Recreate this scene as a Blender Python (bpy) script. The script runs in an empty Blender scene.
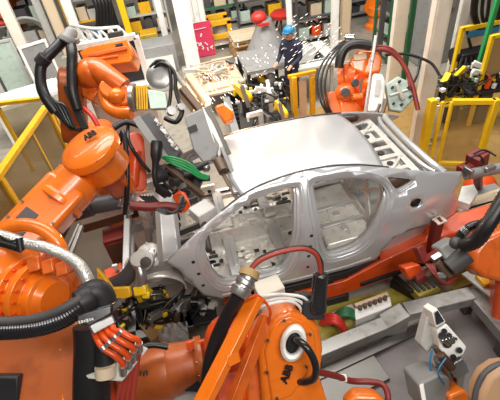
import bpy, bmesh, math, random
from mathutils import Vector as V, Matrix, geometry
from math import pi, sin, cos, radians
random.seed(7)
S = bpy.context.scene
COL = S.collection

# ---------------------------------------------------------------- camera
CAM = V((.916, -2.86, 4.452)); PITCH, YAW, ROLL, FOC = .692, .125, -.147, 400.
fw = V((sin(YAW)*cos(PITCH), cos(YAW)*cos(PITCH), -sin(PITCH)))
rt0 = V((cos(YAW), -sin(YAW), 0)); up0 = rt0.cross(fw)
RT = rt0*cos(ROLL)+up0*sin(ROLL); UP = up0*cos(ROLL)-rt0*sin(ROLL)
cd = bpy.data.cameras.new('camera'); cam = bpy.data.objects.new('camera', cd); COL.objects.link(cam)
cd.sensor_width = 36; cd.lens = 36*FOC/500; cd.clip_start = .05; cd.clip_end = 200
cam.matrix_world = Matrix(((RT.x, UP.x, -fw.x, CAM.x), (RT.y, UP.y, -fw.y, CAM.y), (RT.z, UP.z, -fw.z, CAM.z), (0, 0, 0, 1)))
S.camera = cam

def ray(u, v): return RT*((u-250)/FOC)+UP*((200-v)/FOC)+fw
def D(u, v, d): return CAM+ray(u, v)*d              # point at depth d
def Y(u, v, y): r = ray(u, v); return CAM+r*((y-CAM.y)/r.y)
def Z(u, v, z): r = ray(u, v); return CAM+r*((z-CAM.z)/r.z)

# ---------------------------------------------------------------- materials
def lin(c):
    if isinstance(c, str):
        c = [int(c[i:i+2], 16)/255 for i in (0, 2, 4)]
    return tuple(x/12.92 if x <= .04045 else ((x+.055)/1.055)**2.4 for x in c)+(1,)
def mat(name, col, rough=.5, metal=0, var=.12, scale=6, coat=0, bump=0, spec=.5, dirt=None, dirt_amt=.35):
    m = bpy.data.materials.new(name); m.use_nodes = True
    N, L = m.node_tree.nodes, m.node_tree.links
    b = N['Principled BSDF']; c = lin(col)
    tc = N.new('ShaderNodeTexCoord'); nz = N.new('ShaderNodeTexNoise')
    nz.inputs['Scale'].default_value = scale; nz.inputs['Detail'].default_value = 5
    L.new(tc.outputs['Object'], nz.inputs['Vector'])
    mx = N.new('ShaderNodeMix'); mx.data_type = 'RGBA'
    mx.inputs[6].default_value = tuple(x*(1-var) for x in c[:3])+(1,)
    mx.inputs[7].default_value = tuple(min(1, x*(1+var)) for x in c[:3])+(1,)
    L.new(nz.outputs['Fac'], mx.inputs[0])
    out = mx.outputs[2]
    if dirt:
        n2 = N.new('ShaderNodeTexNoise'); n2.inputs['Scale'].default_value = scale*1.7; n2.inputs['Detail'].default_value = 8
        L.new(tc.outputs['Object'], n2.inputs['Vector'])
        rp = N.new('ShaderNodeMapRange'); rp.inputs[1].default_value = .52; rp.inputs[2].default_value = .7
        rp.inputs[4].default_value = dirt_amt
        L.new(n2.outputs['Fac'], rp.inputs[0])
        m2 = N.new('ShaderNodeMix'); m2.data_type = 'RGBA'; m2.inputs[7].default_value = lin(dirt)
        L.new(rp.outputs[0], m2.inputs[0]); L.new(out, m2.inputs[6]); out = m2.outputs[2]
    L.new(out, b.inputs['Base Color'])
    b.inputs['Metallic'].default_value = metal
    rr = N.new('ShaderNodeMapRange'); rr.inputs[3].default_value = max(.03, rough-.4*var); rr.inputs[4].default_value = rough+.4*var
    L.new(nz.outputs['Fac'], rr.inputs[0]); L.new(rr.outputs[0], b.inputs['Roughness'])
    b.inputs['Specular IOR Level'].default_value = spec
    if coat: b.inputs['Coat Weight'].default_value = coat; b.inputs['Coat Roughness'].default_value = .08
    if bump:
        bp = N.new('ShaderNodeBump'); bp.inputs['Strength'].default_value = bump; bp.inputs['Distance'].default_value = .01
        n3 = N.new('ShaderNodeTexNoise'); n3.inputs['Scale'].default_value = scale*5
        L.new(tc.outputs['Object'], n3.inputs['Vector']); L.new(n3.outputs['Fac'], bp.inputs['Height']); L.new(bp.outputs[0], b.inputs['Normal'])
    return m
M = dict(
    orange=mat('orange_paint', 'ec7618', .28, 0, .10, 3, .5, 0, .5, '7a3208', .25),
    orange2=mat('orange_paint_worn', 'd8621a', .34, 0, .16, 5, .35, .05, .5, '5a2408', .45),
    orange_shaded=mat('orange_paint_shaded', 'ae5622', .4, 0, .15, 4, .1, 0, .5, '5a2a10', .4),  # orange darkened for the shade on the corner robot's upright base panel
    hosered=mat('dull_red_hose', 'a03a2c', .4, 0, .15),
    rtan=mat('brown_tan_cover', 'b48e6a', .5, 0, .1),
    redor=mat('red_orange_paint', 'de5018', .34, 0, .12, 4, .2, 0, .5, '701c06', .3),
    maroon=mat('maroon_paint', '7a2620', .45, 0, .2, 6),
    red=mat('red_paint', 'c8342a', .4, 0, .12),
    pink=mat('pink_red_print', 'd83a5e', .5, 0, .08),
    yellow=mat('yellow_paint', 'e6ae1e', .4, 0, .12, 5, .1, 0, .5, '80600c', .3),
    yellow2=mat('bright_yellow_paint', 'f2c81c', .4, 0, .1),
    green=mat('green_paint', '2f9a58', .4, 0, .15),
    dgreen=mat('dark_green_paint', '2c6a46', .5, 0, .15),
    black=mat('black_rubber', '1c1b1c', .38, 0, .2, 8),
    black2=mat('black_glossy_hose', '242326', .25, 0, .2, 8, .2),
    dark=mat('dark_machinery', '2b2a2c', .5, .2, .3, 9),
    dgrey=mat('dark_grey_paint', '4b494a', .5, 0, .15, 6),
    grey=mat('grey_paint', '8b8a88', .5, 0, .12, 4, 0, 0, .5, '5a544c', .3),
    lgrey=mat('light_grey_paint', 'b9b8b2', .5, 0, .1, 4, 0, 0, .5, '77706a', .3),
    pgreen=mat('pale_green_grey_paint', 'b6c6ba', .45, 0, .1, 5, 0, 0, .5, '707a70', .3),
    white=mat('white_paint', 'ecebe6', .4, 0, .05, 4, 0, 0, .5, 'a8a39a', .3),
    cream=mat('cream_paint', 'ece4d4', .5, 0, .05, 2, 0, 0, .5, 'b8ac98', .25),
    beige=mat('beige_sheet', 'cdb99c', .6, 0, .12, 4),
    tan=mat('tan_panel', 'a98a5a', .6, 0, .15, 3),
    brown=mat('brown_grease', '5c4636', .5, .1, .3, 7),
    steel=mat('bare_steel', 'a5a4a2', .32, .8, .15, 7),
    dsteel=mat('dark_steel', '66635f', .4, .7, .2, 6),
    galv=mat('galvanised_steel', 'a09e9a', .45, .5, .15, 5, 0, 0, .5, '5a554e', .4),
    chrome=mat('chrome', 'd8d8d6', .15, 1, .05),
    silver=mat('silver_body_sheet', 'd2d3d5', .27, .45, .03, 1.2, .3),
    inner=mat('bare_inner_sheet', 'dedad2', .28, .4, .08, 7, 0, .1, .5, '8a8178', .25),
    inner2=mat('grey_inner_sheet', 'bcbbba', .3, .4, .12, 7),
    foil=mat('silver_foil_sleeve', 'cbc8c2', .3, .6, .15, 14, 0, .6),
    navy=mat('navy_cloth', '26283f', .8, 0, .2, 12),
    blue=mat('blue_plastic', '2d7fb0', .4, 0, .1),
    bluegrey=mat('blue_grey_panel', '97969b', .5, 0, .1, 3),
    skin=mat('skin', 'cf9a7c', .5, 0, .05),
    copper=mat('copper', 'b0643a', .35, .8, .1),
    mauve=mat('mauve_grey_floor_plate', '77706f', .55, .1, .12, 2, 0, .1, .5, '4a4444', .4),
    olive=mat('olive_floor_plate', 'aa9c42', .45, 0, .2, 3, 0, .1, .5, '5c5224', .5),
    card=mat('brown_cardboard', 'a07a50', .8, 0, .1),
    wood=mat('pallet_wood', 'b08a60', .8, 0, .2, 10),
)
def trans_mat(name, col, alpha, rough=.2):
    m = bpy.data.materials.new(name); m.use_nodes = True
    N, L = m.node_tree.nodes, m.node_tree.links
    b = N['Principled BSDF']; b.inputs['Base Color'].default_value = lin(col); b.inputs['Roughness'].default_value = rough
    t = N.new('ShaderNodeBsdfTransparent'); t.inputs[0].default_value = (.93, .9, .82, 1)
    nz = N.new('ShaderNodeTexNoise'); nz.inputs['Scale'].default_value = 3
    mr = N.new('ShaderNodeMapRange'); mr.inputs[3].default_value = alpha*.7; mr.inputs[4].default_value = alpha*1.3
    x = N.new('ShaderNodeMixShader'); L.new(nz.outputs['Fac'], mr.inputs[0]); L.new(mr.outputs[0], x.inputs[0])
    L.new(t.outputs[0], x.inputs[1]); L.new(b.outputs[0], x.inputs[2]); L.new(x.outputs[0], N['Material Output'].inputs[0])
    return m
M['poly'] = trans_mat('clear_polycarbonate', 'b09a6a', .22)
M['polyb'] = trans_mat('brown_tinted_polycarbonate', '8a6e3e', .55)
M['wrap'] = trans_mat('plastic_wrap', 'd8d8d4', .5, .15)
def emit(name, col, s):
    m = bpy.data.materials.new(name); m.use_nodes = True
    N, L = m.node_tree.nodes, m.node_tree.links
    e = N.new('ShaderNodeEmission'); e.inputs[0].default_value = lin(col); e.inputs[1].default_value = s
    L.new(e.outputs[0], N['Material Output'].inputs[0]); return m
M['spark'] = emit('hot_spark', 'fff0dc', 3)

# ---------------------------------------------------------------- mesh builder
def frame(a):
    a = V(a).normalized(); h = V((0, 0, 1)) if abs(a.z) < .9 else V((1, 0, 0))
    u = a.cross(h).normalized(); return u, a.cross(u).normalized(), a
def spline(pts, n=8, closed=False):
    P = [V(p) for p in pts]; k = len(P); out = []
    if k < 3 and not closed: return [P[0].lerp(P[-1], i/n) for i in range(n+1)]
    for i in range(k if closed else k-1):
        g = (lambda j: P[j % k]) if closed else (lambda j: P[min(max(j, 0), k-1)])
        a, b, c, d = g(i-1), g(i), g(i+1), g(i+2)
        for s in range(n):
            t = s/n
            out.append(.5*((2*b)+(c-a)*t+(2*a-5*b+4*c-d)*t*t+(3*b-a-3*c+d)*t**3))
    if not closed: out.append(P[-1].copy())
    return out
KEEP = {'slats', 'slat', 'energy_chain', 'terminal_comb', 'roller', 'panel_groove', 'air_hose', 'pallet', 'eyes', 'nose_and_ears', 'jacket_patch', 'vent', 'hose_strap'}
class MB:
    def __init__(s): s.st = []; s.v = []; s.f = []; s.m = []; s.mats = []; s.cur = 0
    def mat(s, key):
        if key not in s.mats: s.mats.append(key)
        s.cur = s.mats.index(key); return s
    def add(s, vs, fs):
        o = len(s.v); s.st.append((o, len(s.f))); s.v += [V(p) for p in vs]
        for f in fs: s.f.append([i+o for i in f]); s.m.append(s.cur)
        return s
    def box(s, c, size, X=(1, 0, 0), Zd=(0, 0, 1)):
        X = V(X).normalized(); Zd = V(Zd); Zd = (Zd-X*Zd.dot(X)).normalized(); Yd = Zd.cross(X); c = V(c)
        a, b, d = [x/2 for x in size]
        vs = [c+X*(a*i)+Yd*(b*j)+Zd*(d*k) for k in (-1, 1) for j in (-1, 1) for i in (-1, 1)]
        return s.add(vs, [(0, 2, 3, 1), (4, 5, 7, 6), (0, 1, 5, 4), (2, 6, 7, 3), (0, 4, 6, 2), (1, 3, 7, 5)])
    def bar(s, p, q, w, h=None, up=(0, 0, 1)):
        p, q = V(p), V(q); h = h or w; d = q-p
        if abs(d.normalized().dot(V(up).normalized())) > .98: up = (0, 1, 0)
        return s.box((p+q)/2, (d.length, w, h), d, up)
    def cyl(s, p, q, r0, r1=None, n=20):
        p, q = V(p), V(q); r1 = r0 if r1 is None else r1; u, w, a = frame(q-p)
        vs = [p+(u*cos(2*pi*i/n)+w*sin(2*pi*i/n))*r0 for i in range(n)]+[q+(u*cos(2*pi*i/n)+w*sin(2*pi*i/n))*r1 for i in range(n)]
        fs = [(i, (i+1) % n, n+(i+1) % n, n+i) for i in range(n)]+[tuple(range(n-1, -1, -1)), tuple(range(n, 2*n))]
        return s.add(vs, fs)
    def lathe(s, p, axis, prof, n=28):
        """prof: list of (distance along axis, radius)"""
        p = V(p); u, w, a = frame(axis); vs = []; fs = []
        for (t, r) in prof:
            vs += [p+a*t+(u*cos(2*pi*i/n)+w*sin(2*pi*i/n))*max(r, .0005) for i in range(n)]
        k = len(prof)
        for j in range(k-1):
            fs += [(j*n+i, j*n+(i+1) % n, (j+1)*n+(i+1) % n, (j+1)*n+i) for i in range(n)]
        fs += [tuple(range(n-1, -1, -1)), tuple(range((k-1)*n, k*n))]
        return s.add(vs, fs)
    def tube(s, pts, r, n=10, seg=8, rib=0, closed=False, ribstep=1):
        P = spline(pts, seg, closed)
        if rib:   # resample finely so the ribs come out as real rings
            L = sum((P[i+1]-P[i]).length for i in range(len(P)-1)); k = max(4, int(L/(rib*.5)))
            acc = [0.]
            for i in range(len(P)-1): acc.append(acc[-1]+(P[i+1]-P[i]).length)
            Q = []; j = 0
            for i in range(k+1):
                t = L*i/k
                while j < len(P)-2 and acc[j+1] < t: j += 1
                dd = acc[j+1]-acc[j]; Q.append(P[j].lerp(P[j+1], (t-acc[j])/dd if dd else 0))
            P = Q
        m = len(P); vs = []; fs = []
        T = [(P[(i+1) % m]-P[i-1] if closed else P[min(i+1, m-1)]-P[max(i-1, 0)]).normalized() for i in range(m)]
        u = frame(T[0])[0]
        for i in range(m):
            u = (u-T[i]*u.dot(T[i])).normalized(); w = T[i].cross(u)
            rr = r[0]+(r[1]-r[0])*i/(m-1) if isinstance(r, (tuple, list)) else r
            if rib and i % 2: rr *= .93
            vs += [P[i]+(u*cos(2*pi*k/n)+w*sin(2*pi*k/n))*rr for k in range(n)]
        for i in range(m if closed else m-1):
            j = (i+1) % m
            fs += [(i*n+k, i*n+(k+1) % n, j*n+(k+1) % n, j*n+k) for k in range(n)]
        if not closed: fs += [tuple(range(n-1, -1, -1)), tuple(range((m-1)*n, m*n))]
        return s.add(vs, fs)
    def ell(s, c, r, X=(1, 0, 0), Zd=(0, 0, 1), nu=24, nv=14):
        X = V(X).normalized(); Zd = V(Zd); Zd = (Zd-X*Zd.dot(X)).normalized(); Yd = Zd.cross(X); c = V(c)
        if not isinstance(r, (tuple, list)): r = (r, r, r)
        vs = [c+Zd*r[2]]; fs = []
        for j in range(1, nv):
            th = pi*j/nv
            vs += [c+X*(r[0]*sin(th)*cos(2*pi*i/nu))+Yd*(r[1]*sin(th)*sin(2*pi*i/nu))+Zd*(r[2]*cos(th)) for i in range(nu)]
        vs.append(c-Zd*r[2]); e = len(vs)-1
        fs += [(0, 1+i, 1+(i+1) % nu) for i in range(nu)]
        for j in range(nv-2):
            a = 1+j*nu; b = a+nu
            fs += [(a+i, b+i, b+(i+1) % nu, a+(i+1) % nu) for i in range(nu)]
        a = 1+(nv-2)*nu; fs += [(e, a+(i+1) % nu, a+i) for i in range(nu)]
        return s.add(vs, fs)
    def prism(s, pts, ext):
        pts = [V(p) for p in pts]; ext = V(ext); n = len(pts)
        nrm = sum(((pts[i]-pts[0]).cross(pts[(i+1) % n]-pts[0]) for i in range(1, n-1)), V())
        if nrm.dot(ext) > 0: pts = pts[::-1]
        vs = pts+[p+ext for p in pts]
        return s.add(vs, [tuple(range(n)), tuple(range(2*n-1, n-1, -1))]+[(i, n+i, n+(i+1) % n, (i+1) % n) for i in range(n)])
    def link(s, p, r0, q, r1, axis, width, n=36):
        """tangent hull of two discs, extruded along axis: a robot arm link"""
        a = V(axis).normalized(); p, q = V(p), V(q)
        x = q-p; x = (x-a*x.dot(a)); Ld = x.length; x.normalize(); y = a.cross(x)
        q2 = p+x*Ld
        pts = [(r0*cos(2*pi*i/n), r0*sin(2*pi*i/n)) for i in range(n)]+[(Ld+r1*cos(2*pi*i/n), r1*sin(2*pi*i/n)) for i in range(n)]
        hl = geometry.convex_hull_2d([V(t) for t in pts])
        pp = [p+x*pts[i][0]+y*pts[i][1]-a*(width/2) for i in hl]
        return s.prism(pp, a*width)
    def grid(s, fn, nu, nv, flip=False):
        vs = [fn(i/nu, j/nv) for j in range(nv+1) for i in range(nu+1)]
        fs = []
        for j in range(nv):
            for i in range(nu):
                q = (j*(nu+1)+i, j*(nu+1)+i+1, (j+1)*(nu+1)+i+1, (j+1)*(nu+1)+i); fs.append(q[::-1] if flip else q)
        return s.add(vs, fs)
    def build(s, name, mkey=None, parent=None, bev=0, ang=40, solid=0, seg=2, label=None):
        # pieces that do not touch become parts of their own
        if parent and len(s.st) > 1 and name not in KEEP:
            n = len(s.st); vr = [(s.st[i][0], s.st[i+1][0] if i+1 < n else len(s.v)) for i in range(n)]; fr = [(s.st[i][1], s.st[i+1][1] if i+1 < n else len(s.f)) for i in range(n)]
            bb = []
            for a, b in vr:
                q = s.v[a:b]; bb.append([(min(p[k] for p in q)-.004, max(p[k] for p in q)+.004) for k in range(3)])
            g = list(range(n))
            def find(i):
                while g[i] != i: i = g[i]
                return i
            for i in range(n):
                for j in range(i):
                    if all(bb[i][k][0] < bb[j][k][1] and bb[j][k][0] < bb[i][k][1] for k in range(3)): g[find(i)] = find(j)
            cl = {}
            for i in range(n): cl.setdefault(find(i), []).append(i)
            if 1 < len(cl) <= 90:
                res = []
                for ids in cl.values():
                    m = MB(); m.mats = list(s.mats)
                    for i in ids:
                        a, b = vr[i]; o = len(m.v); m.st.append((o, len(m.f))); m.v += s.v[a:b]
                        for k in range(*fr[i]): m.f.append([x-a+o for x in s.f[k]]); m.m.append(s.m[k])
                    m.st = m.st[:1]; res.append((len(m.v), m.build(name, mkey, parent, bev, ang, solid, seg, label)))
                return max(res, key=lambda r: r[0])[1]
        if mkey: s.mats = [mkey]; s.m = [0]*len(s.f)
        me = bpy.data.meshes.new(name); off = rootloc(parent)
        me.from_pydata([p-off for p in s.v], [], s.f); 
        for k in s.mats: me.materials.append(M[k] if isinstance(k, str) else k)
        me.polygons.foreach_set('material_index', s.m)
        me.polygons.foreach_set('use_smooth', [True]*len(s.f)); me.update()
        me.set_sharp_from_angle(angle=radians(ang))
        o = bpy.data.objects.new(name, me); COL.objects.link(o)
        if parent: o.parent = parent
        if solid:
            d = o.modifiers.new('solid', 'SOLIDIFY'); d.thickness = abs(solid); d.offset = 1 if solid > 0 else -1
        if bev:
            b = o.modifiers.new('bevel', 'BEVEL'); b.width = bev; b.segments = seg; b.limit_method = 'ANGLE'; b.angle_limit = radians(35)
            b.harden_normals = False
        if label: o['label'] = label
        return o
def rootloc(o):
    l = V((0, 0, 0))
    while o: l = l+o.location; o = o.parent
    return l
def thing(name, label, cat, loc, group=None):
    o = bpy.data.objects.new(name, None); COL.objects.link(o); o.location = V(loc); o.empty_display_size = .1
    return tag(o, label, cat, group)
def tag(o, label, cat, group=None, kind=None):
    o['label'] = label; o['category'] = cat
    if group: o['group'] = group
    if kind: o['kind'] = kind
    return o
def struct(o): o['kind'] = 'structure'; return o
def dup(root, loc, label, rz=0, group=None, scale=1):
    def cp(o, par):
        c = o.copy(); COL.objects.link(c)
        if par: c.parent = par
        for ch in list(o.children): cp(ch, c)
        return c
    r = cp(root, None); r.location = V(loc); r.rotation_euler = (0, 0, rz); r['label'] = label; r.scale = (scale,)*3
    if group: r['group'] = group
    return r
def lettering(txt, size, parent, pos, xdir, ydir, mkey, depth=.006, name='lettering', label=None, bold=1.0):
    cu = bpy.data.curves.new('t', 'FONT'); cu.body = txt; cu.size = size; cu.align_x = 'CENTER'; cu.align_y = 'CENTER'; cu.extrude = depth; cu.offset = size*.03*bold
    ob = bpy.data.objects.new('t', cu); COL.objects.link(ob)
    dg = bpy.context.evaluated_depsgraph_get(); me = bpy.data.meshes.new_from_object(ob.evaluated_get(dg))
    bpy.data.objects.remove(ob); bpy.data.curves.remove(cu)
    x = V(xdir).normalized(); y = V(ydir); y = (y-x*y.dot(x)).normalized(); z = x.cross(y); off = rootloc(parent); p = V(pos)-off
    me.transform(Matrix(((x.x, y.x, z.x, p.x), (x.y, y.y, z.y, p.y), (x.z, y.z, z.z, p.z), (0, 0, 0, 1))))
    me.materials.clear(); me.materials.append(M[mkey]); me.name = name
    o = bpy.data.objects.new(name, me); COL.objects.link(o); o.parent = parent
    if label: o['label'] = label
    return o
def bolts(c, axis, R, n, r=.012, h=.012, mb=None):
    mb = mb or MB(); u, w, a = frame(axis); c = V(c)
    for i in range(n):
        p = c+(u*cos(2*pi*i/n)+w*sin(2*pi*i/n))*R; mb.cyl(p-a*.004, p+a*h, r, n=6)
    return mb
# ================================================================ SETTING
def floor_mat():
    m = bpy.data.materials.new('factory_floor'); m.use_nodes = True
    N, L = m.node_tree.nodes, m.node_tree.links; b = N['Principled BSDF']
    tc = N.new('ShaderNodeTexCoord'); sx = N.new('ShaderNodeSeparateXYZ'); L.new(tc.outputs['Object'], sx.inputs[0])
    nz = N.new('ShaderNodeTexNoise'); nz.inputs['Scale'].default_value = 1.3; nz.inputs['Detail'].default_value = 8; L.new(tc.outputs['Object'], nz.inputs['Vector'])
    def mixc(f, a, c):
        x = N.new('ShaderNodeMix'); x.data_type = 'RGBA'
        for k, val in ((6, a), (7, c)):
            if isinstance(val, str): x.inputs[k].default_value = lin(val)
            else: L.new(val, x.inputs[k])
        L.new(f, x.inputs[0]); return x.outputs[2]
    def rng(o, a, c):
        r = N.new('ShaderNodeMapRange'); r.inputs[1].default_value = a; r.inputs[2].default_value = c; L.new(o, r.inputs[0]); return r.outputs[0]
    def mul(a, c):
        r = N.new('ShaderNodeMath'); r.operation = 'MULTIPLY'; L.new(a, r.inputs[0]); L.new(c, r.inputs[1]); return r.outputs[0]
    grey = mixc(nz.outputs['Fac'], '7f786d', 'a59d90')
    ochre = mixc(nz.outputs['Fac'], '8a6a38', 'b08e54')       # ochre floor area on the right of the line
    z1 = mul(mul(rng(sx.outputs[0], 3.0, 3.05), rng(sx.outputs[1], 5.2, 5.15)), rng(sx.outputs[1], .5, .55))
    c = mixc(z1, grey, ochre)
    brown = mixc(nz.outputs['Fac'], '473c31', '675a4a')       # brown cell floor on the left, colour darkened for the shadow there
    z2 = mul(mul(rng(sx.outputs[0], .6, .2), rng(sx.outputs[1], 4.6, 4.0)), rng(sx.outputs[1], -9, -8.9))
    c = mixc(z2, c, brown)
    n2 = N.new('ShaderNodeTexNoise'); n2.inputs['Scale'].default_value = 6; n2.inputs['Detail'].default_value = 9; L.new(tc.outputs['Object'], n2.inputs['Vector'])
    sc = N.new('ShaderNodeMath'); sc.operation = 'MULTIPLY'; sc.inputs[1].default_value = .45; L.new(rng(n2.outputs['Fac'], .5, .72), sc.inputs[0])
    c = mixc(sc.outputs[0], c, '4a4238')
    L.new(c, b.inputs['Base Color']); b.inputs['Roughness'].default_value = .42
    return m
M['floor'] = floor_mat()
mb = MB(); mb.box((2, 8, -.05), (60, 50, .1)); struct(mb.build('floor', 'floor'))
mb = MB(); mb.box((2, 26, 4), (60, .3, 8)); struct(mb.build('wall_back', 'lgrey'))

# ================================================================ CAR BODY
def sp(t, k=.045): return k*math.log1p(math.exp(min(40, t/k)))
def fy(x, z):
    z -= .5; y = .03
    if z < .6: y += .02*((.6-z)/.35)**2
    y += .62*sp(z-.9)+.25*sp(z-1.27)
    if x > 3.: y += .14*((x-3.)/.75)**2
    return y
def lerp_tab(t, x):
    for (a, b), (c, d) in zip(t, t[1:]):
        if x <= c: return b+(d-b)*(x-a)/(c-a)
    return t[-1][1]
def sm2(pts, n=4): return [(p.x, p.z) for p in spline([(a, 0, b) for a, b in pts], n, True)]
top = [(.33, 1.45), (.55, 1.57), (.75, 1.675), (1.0, 1.775), (1.22, 1.853), (1.42, 1.90), (1.62, 1.925), (1.89, 1.94), (2.23, 1.93), (2.55, 1.885), (2.85, 1.815), (3.08, 1.755), (3.4, 1.66), (3.72, 1.56)]
outer = top+[(3.74, 1.53), (3.67, 1.45), (3.6, 1.40), (3.64, 1.32), (3.74, 1.15), (3.72, 1.0), (3.56, .99), (3.26, 1.05), (3.04, 1.06), (2.86, 1.0), (2.76, .84), (2.70, .65), (2.3, .60), (1.86, .60), (1.31, .62), (.77, .66), (.6, .80), (.52, 1.08), (.43, 1.34)]
fdoor = sm2([(.77, 1.585), (1.02, 1.715), (1.31, 1.81), (1.59, 1.84), (1.78, 1.84), (1.845, 1.79), (1.79, 1.54), (1.71, 1.18), (1.62, .92), (1.47, .82), (1.15, .82), (.86, .85), (.74, 1.03), (.69, 1.31), (.70, 1.46)])
rdoor = sm2([(2.0, 1.83), (2.2, 1.83), (2.42, 1.81), (2.65, 1.755), (2.77, 1.68), (2.81, 1.56), (2.74, 1.40), (2.63, 1.13), (2.50, .96), (2.34, .89), (2.08, .90), (1.98, 1.15), (1.95, 1.43), (1.95, 1.69)])
qwin = sm2([(2.80, 1.735), (2.95, 1.715), (3.11, 1.655), (3.03, 1.605), (2.9, 1.575), (2.84, 1.63)])
fuel = [(3.09+.075*cos(t*pi/5), 1.43+.05*sin(t*pi/5)) for t in range(10)]
def inside(p, poly):
    r = False; x, y = p
    for i in range(len(poly)):
        (a, b), (c, d) = poly[i-1], poly[i]
        if (b > y) != (d > y) and x < (c-a)*(y-b)/(d-b)+a: r = not r
    return r
def side_panel(parent, mirror):
    vs = []; es = []
    for poly in (outer, fdoor, rdoor, qwin, fuel):
        o = len(vs); n = len(poly); vs += [V(p) for p in poly]; es += [(o+i, o+(i+1) % n) for i in range(n)]
    x = .3
    while x < 3.8:
        z = .55
        while z < 2:
            if inside((x, z), outer) and not any(inside((x, z), h) for h in (fdoor, rdoor, qwin, fuel)): vs.append(V((x+.013, z+.007)))
            z += .06
        x += .06
    rv, re, rf, *_ = geometry.delaunay_2d_cdt(vs, es, [], 0, 1e-5)
    F = []
    for f in rf:
        c = sum((rv[i] for i in f), V((0, 0)))/len(f); c = (c.x, c.y)
        if inside(c, outer) and not any(inside(c, h) for h in (fdoor, rdoor, qwin, fuel)):
            a, b, d = [rv[i] for i in f[:3]]
            f = list(f)
            if (b-a).cross(d-a) < 0: f.reverse()
            F.append(f)
    T = (lambda x, y, z: (x, 1.94-y, z)) if mirror else (lambda x, y, z: (x, y, z))
    fl = (lambda f: f[::-1]) if mirror else (lambda f: f)
    mb = MB(); mb.add([T(p.x, fy(p.x, p.y), p.y) for p in rv], [fl(f) for f in F])
    o = mb.build('side_panel', 'silver', parent, ang=50, solid=-.018)
    # stepped aperture flanges
    def flange(poly, steps, name, mk):
        n = len(poly); A = sum(poly[i-1][0]*poly[i][1]-poly[i][0]*poly[i-1][1] for i in range(n)); sg = 1 if A > 0 else -1
        def off(d):
            out = []
            for i in range(n):
                t = V(poly[(i+1) % n])-V(poly[i-1]); t.normalize(); out.append(V(poly[i])+V((-t.y, t.x))*d*sg)
            return out
        mb = MB(); vv = []; ff = []
        for k, (d, dy) in enumerate(steps):
            vv += [T(p.x, fy(*poly[i])+dy, p.y) for i, p in enumerate(off(d))]
            if k: ff += [((k-1)*n+i, (k-1)*n+(i+1) % n, k*n+(i+1) % n, k*n+i) for i in range(n)]
        mb.add(vv, ff); return mb.build(name, mk, o, ang=35, solid=-.004)
    st = [(0, .0), (.006, .02), (.03, .024), (.034, .055), (.05, .062), (.052, .12)]
    flange(fdoor, st, 'door_aperture_flange', 'silver'); flange(rdoor, st, 'door_aperture_flange', 'silver')
    for poly in (fdoor, rdoor):   # dark folded seam round each aperture
        mb = MB(); mb.tube([T(x, fy(x, z)+.012, z) for x, z in poly], .0065, 6, 2, closed=True); mb.build('aperture_seam', 'dgrey', o)
        mb = MB(); C_ = V((sum(p[0] for p in poly)/len(poly), sum(p[1] for p in poly)/len(poly)))
        mb.tube([T(p[0], fy(*p)-.001, p[1]) for p in ((V(q)-C_)*(1+.045/(V(q)-C_).length)+C_ for q in poly)], .006, 6, 2, closed=True); mb.build('pressed_bead', 'silver', o)
    mb = MB(); mb.add([T(x, fy(x, z)+.06, z) for x, z in [(2.76, 1.75), (2.76, 1.55), (3.14, 1.58), (3.14, 1.68)]], [(0, 1, 2, 3)]); mb.build('inner_quarter_sheet', 'brown', o, solid=.004)
    flange(qwin, [(0, 0), (.004, .015), (.02, .018), (.022, .05)], 'window_flange', 'silver')
    mb = MB(); mb.add([T(x, fy(x, z)+.03, z) for x, z in fuel], [fl(list(range(10)))[::-1]]); mb.build('filler_pocket', 'dark', o, solid=.004)
    # pressed swage on the sill
    mb = MB(); mb.tube([T(x, fy(x, z)-.002, z) for x, z in ((.8, .73), (1.3, .69), (1.9, .67), (2.3, .675), (2.62, .72))], .012, 8); mb.build('sill_swage', 'silver', o)
    mb = MB()
    for (x, z) in ((.62, 1.2), (.63, 1.0), (.6, 1.38), (1.86, 1.2), (1.84, 1.05), (1.88, 1.35), (1.83, .86)):
        y = fy(x, z); mb.cyl(T(x, y-.003, z), T(x, y+.01, z), .02, n=12)
    mb.build('plug', 'dark', o)
    return o
car = thing('car_body', 'bare silver doorless car body shell clamped on the orange carrier at the centre', 'car body', (1.9, .97, .55))
side_panel(car, False); side_panel(car, True)
# roof skin
def roofpt(a, b):
    t = b*2-1
    x0 = 1.24-.09*(1-t*t); x1 = 2.80+.06*(1-t*t); x = x0+(x1-x0)*a
    xe = 1.22+(2.82-1.22)*a; z = lerp_tab(top, xe); y0 = fy(xe, z)+.004
    y = y0+(1.94-2*y0)*b
    z += .05*(1-abs(t)**2.4)*(1-.35*abs(2*a-1)**3)-.004
    return (x, y, z)
mb = MB(); mb.grid(roofpt, 30, 24); mb.build('roof_skin', 'silver', car, ang=60, solid=-.02)
for s in (0, 1):
    T = (lambda y: 1.94-y) if s else (lambda y: y)
    mb = MB(); mb.tube([(x, T(fy(x, z)+.008), z+.002) for x, z in top[3:-3]], .009, 8); mb.build('roof_ditch_joint', 'dsteel', car)
# headers
mb = MB(); mb.bar((1.22, .45, 1.82), (1.22, 1.49, 1.82), .10, .04); mb.bar((2.74, .42, 1.80), (2.74, 1.52, 1.80), .12, .03)
mb.bar((1.95, .42, 1.86), (1.95, 1.52, 1.86), .1, .03); mb.build('roof_bow', 'inner2', car, .008)
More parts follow.
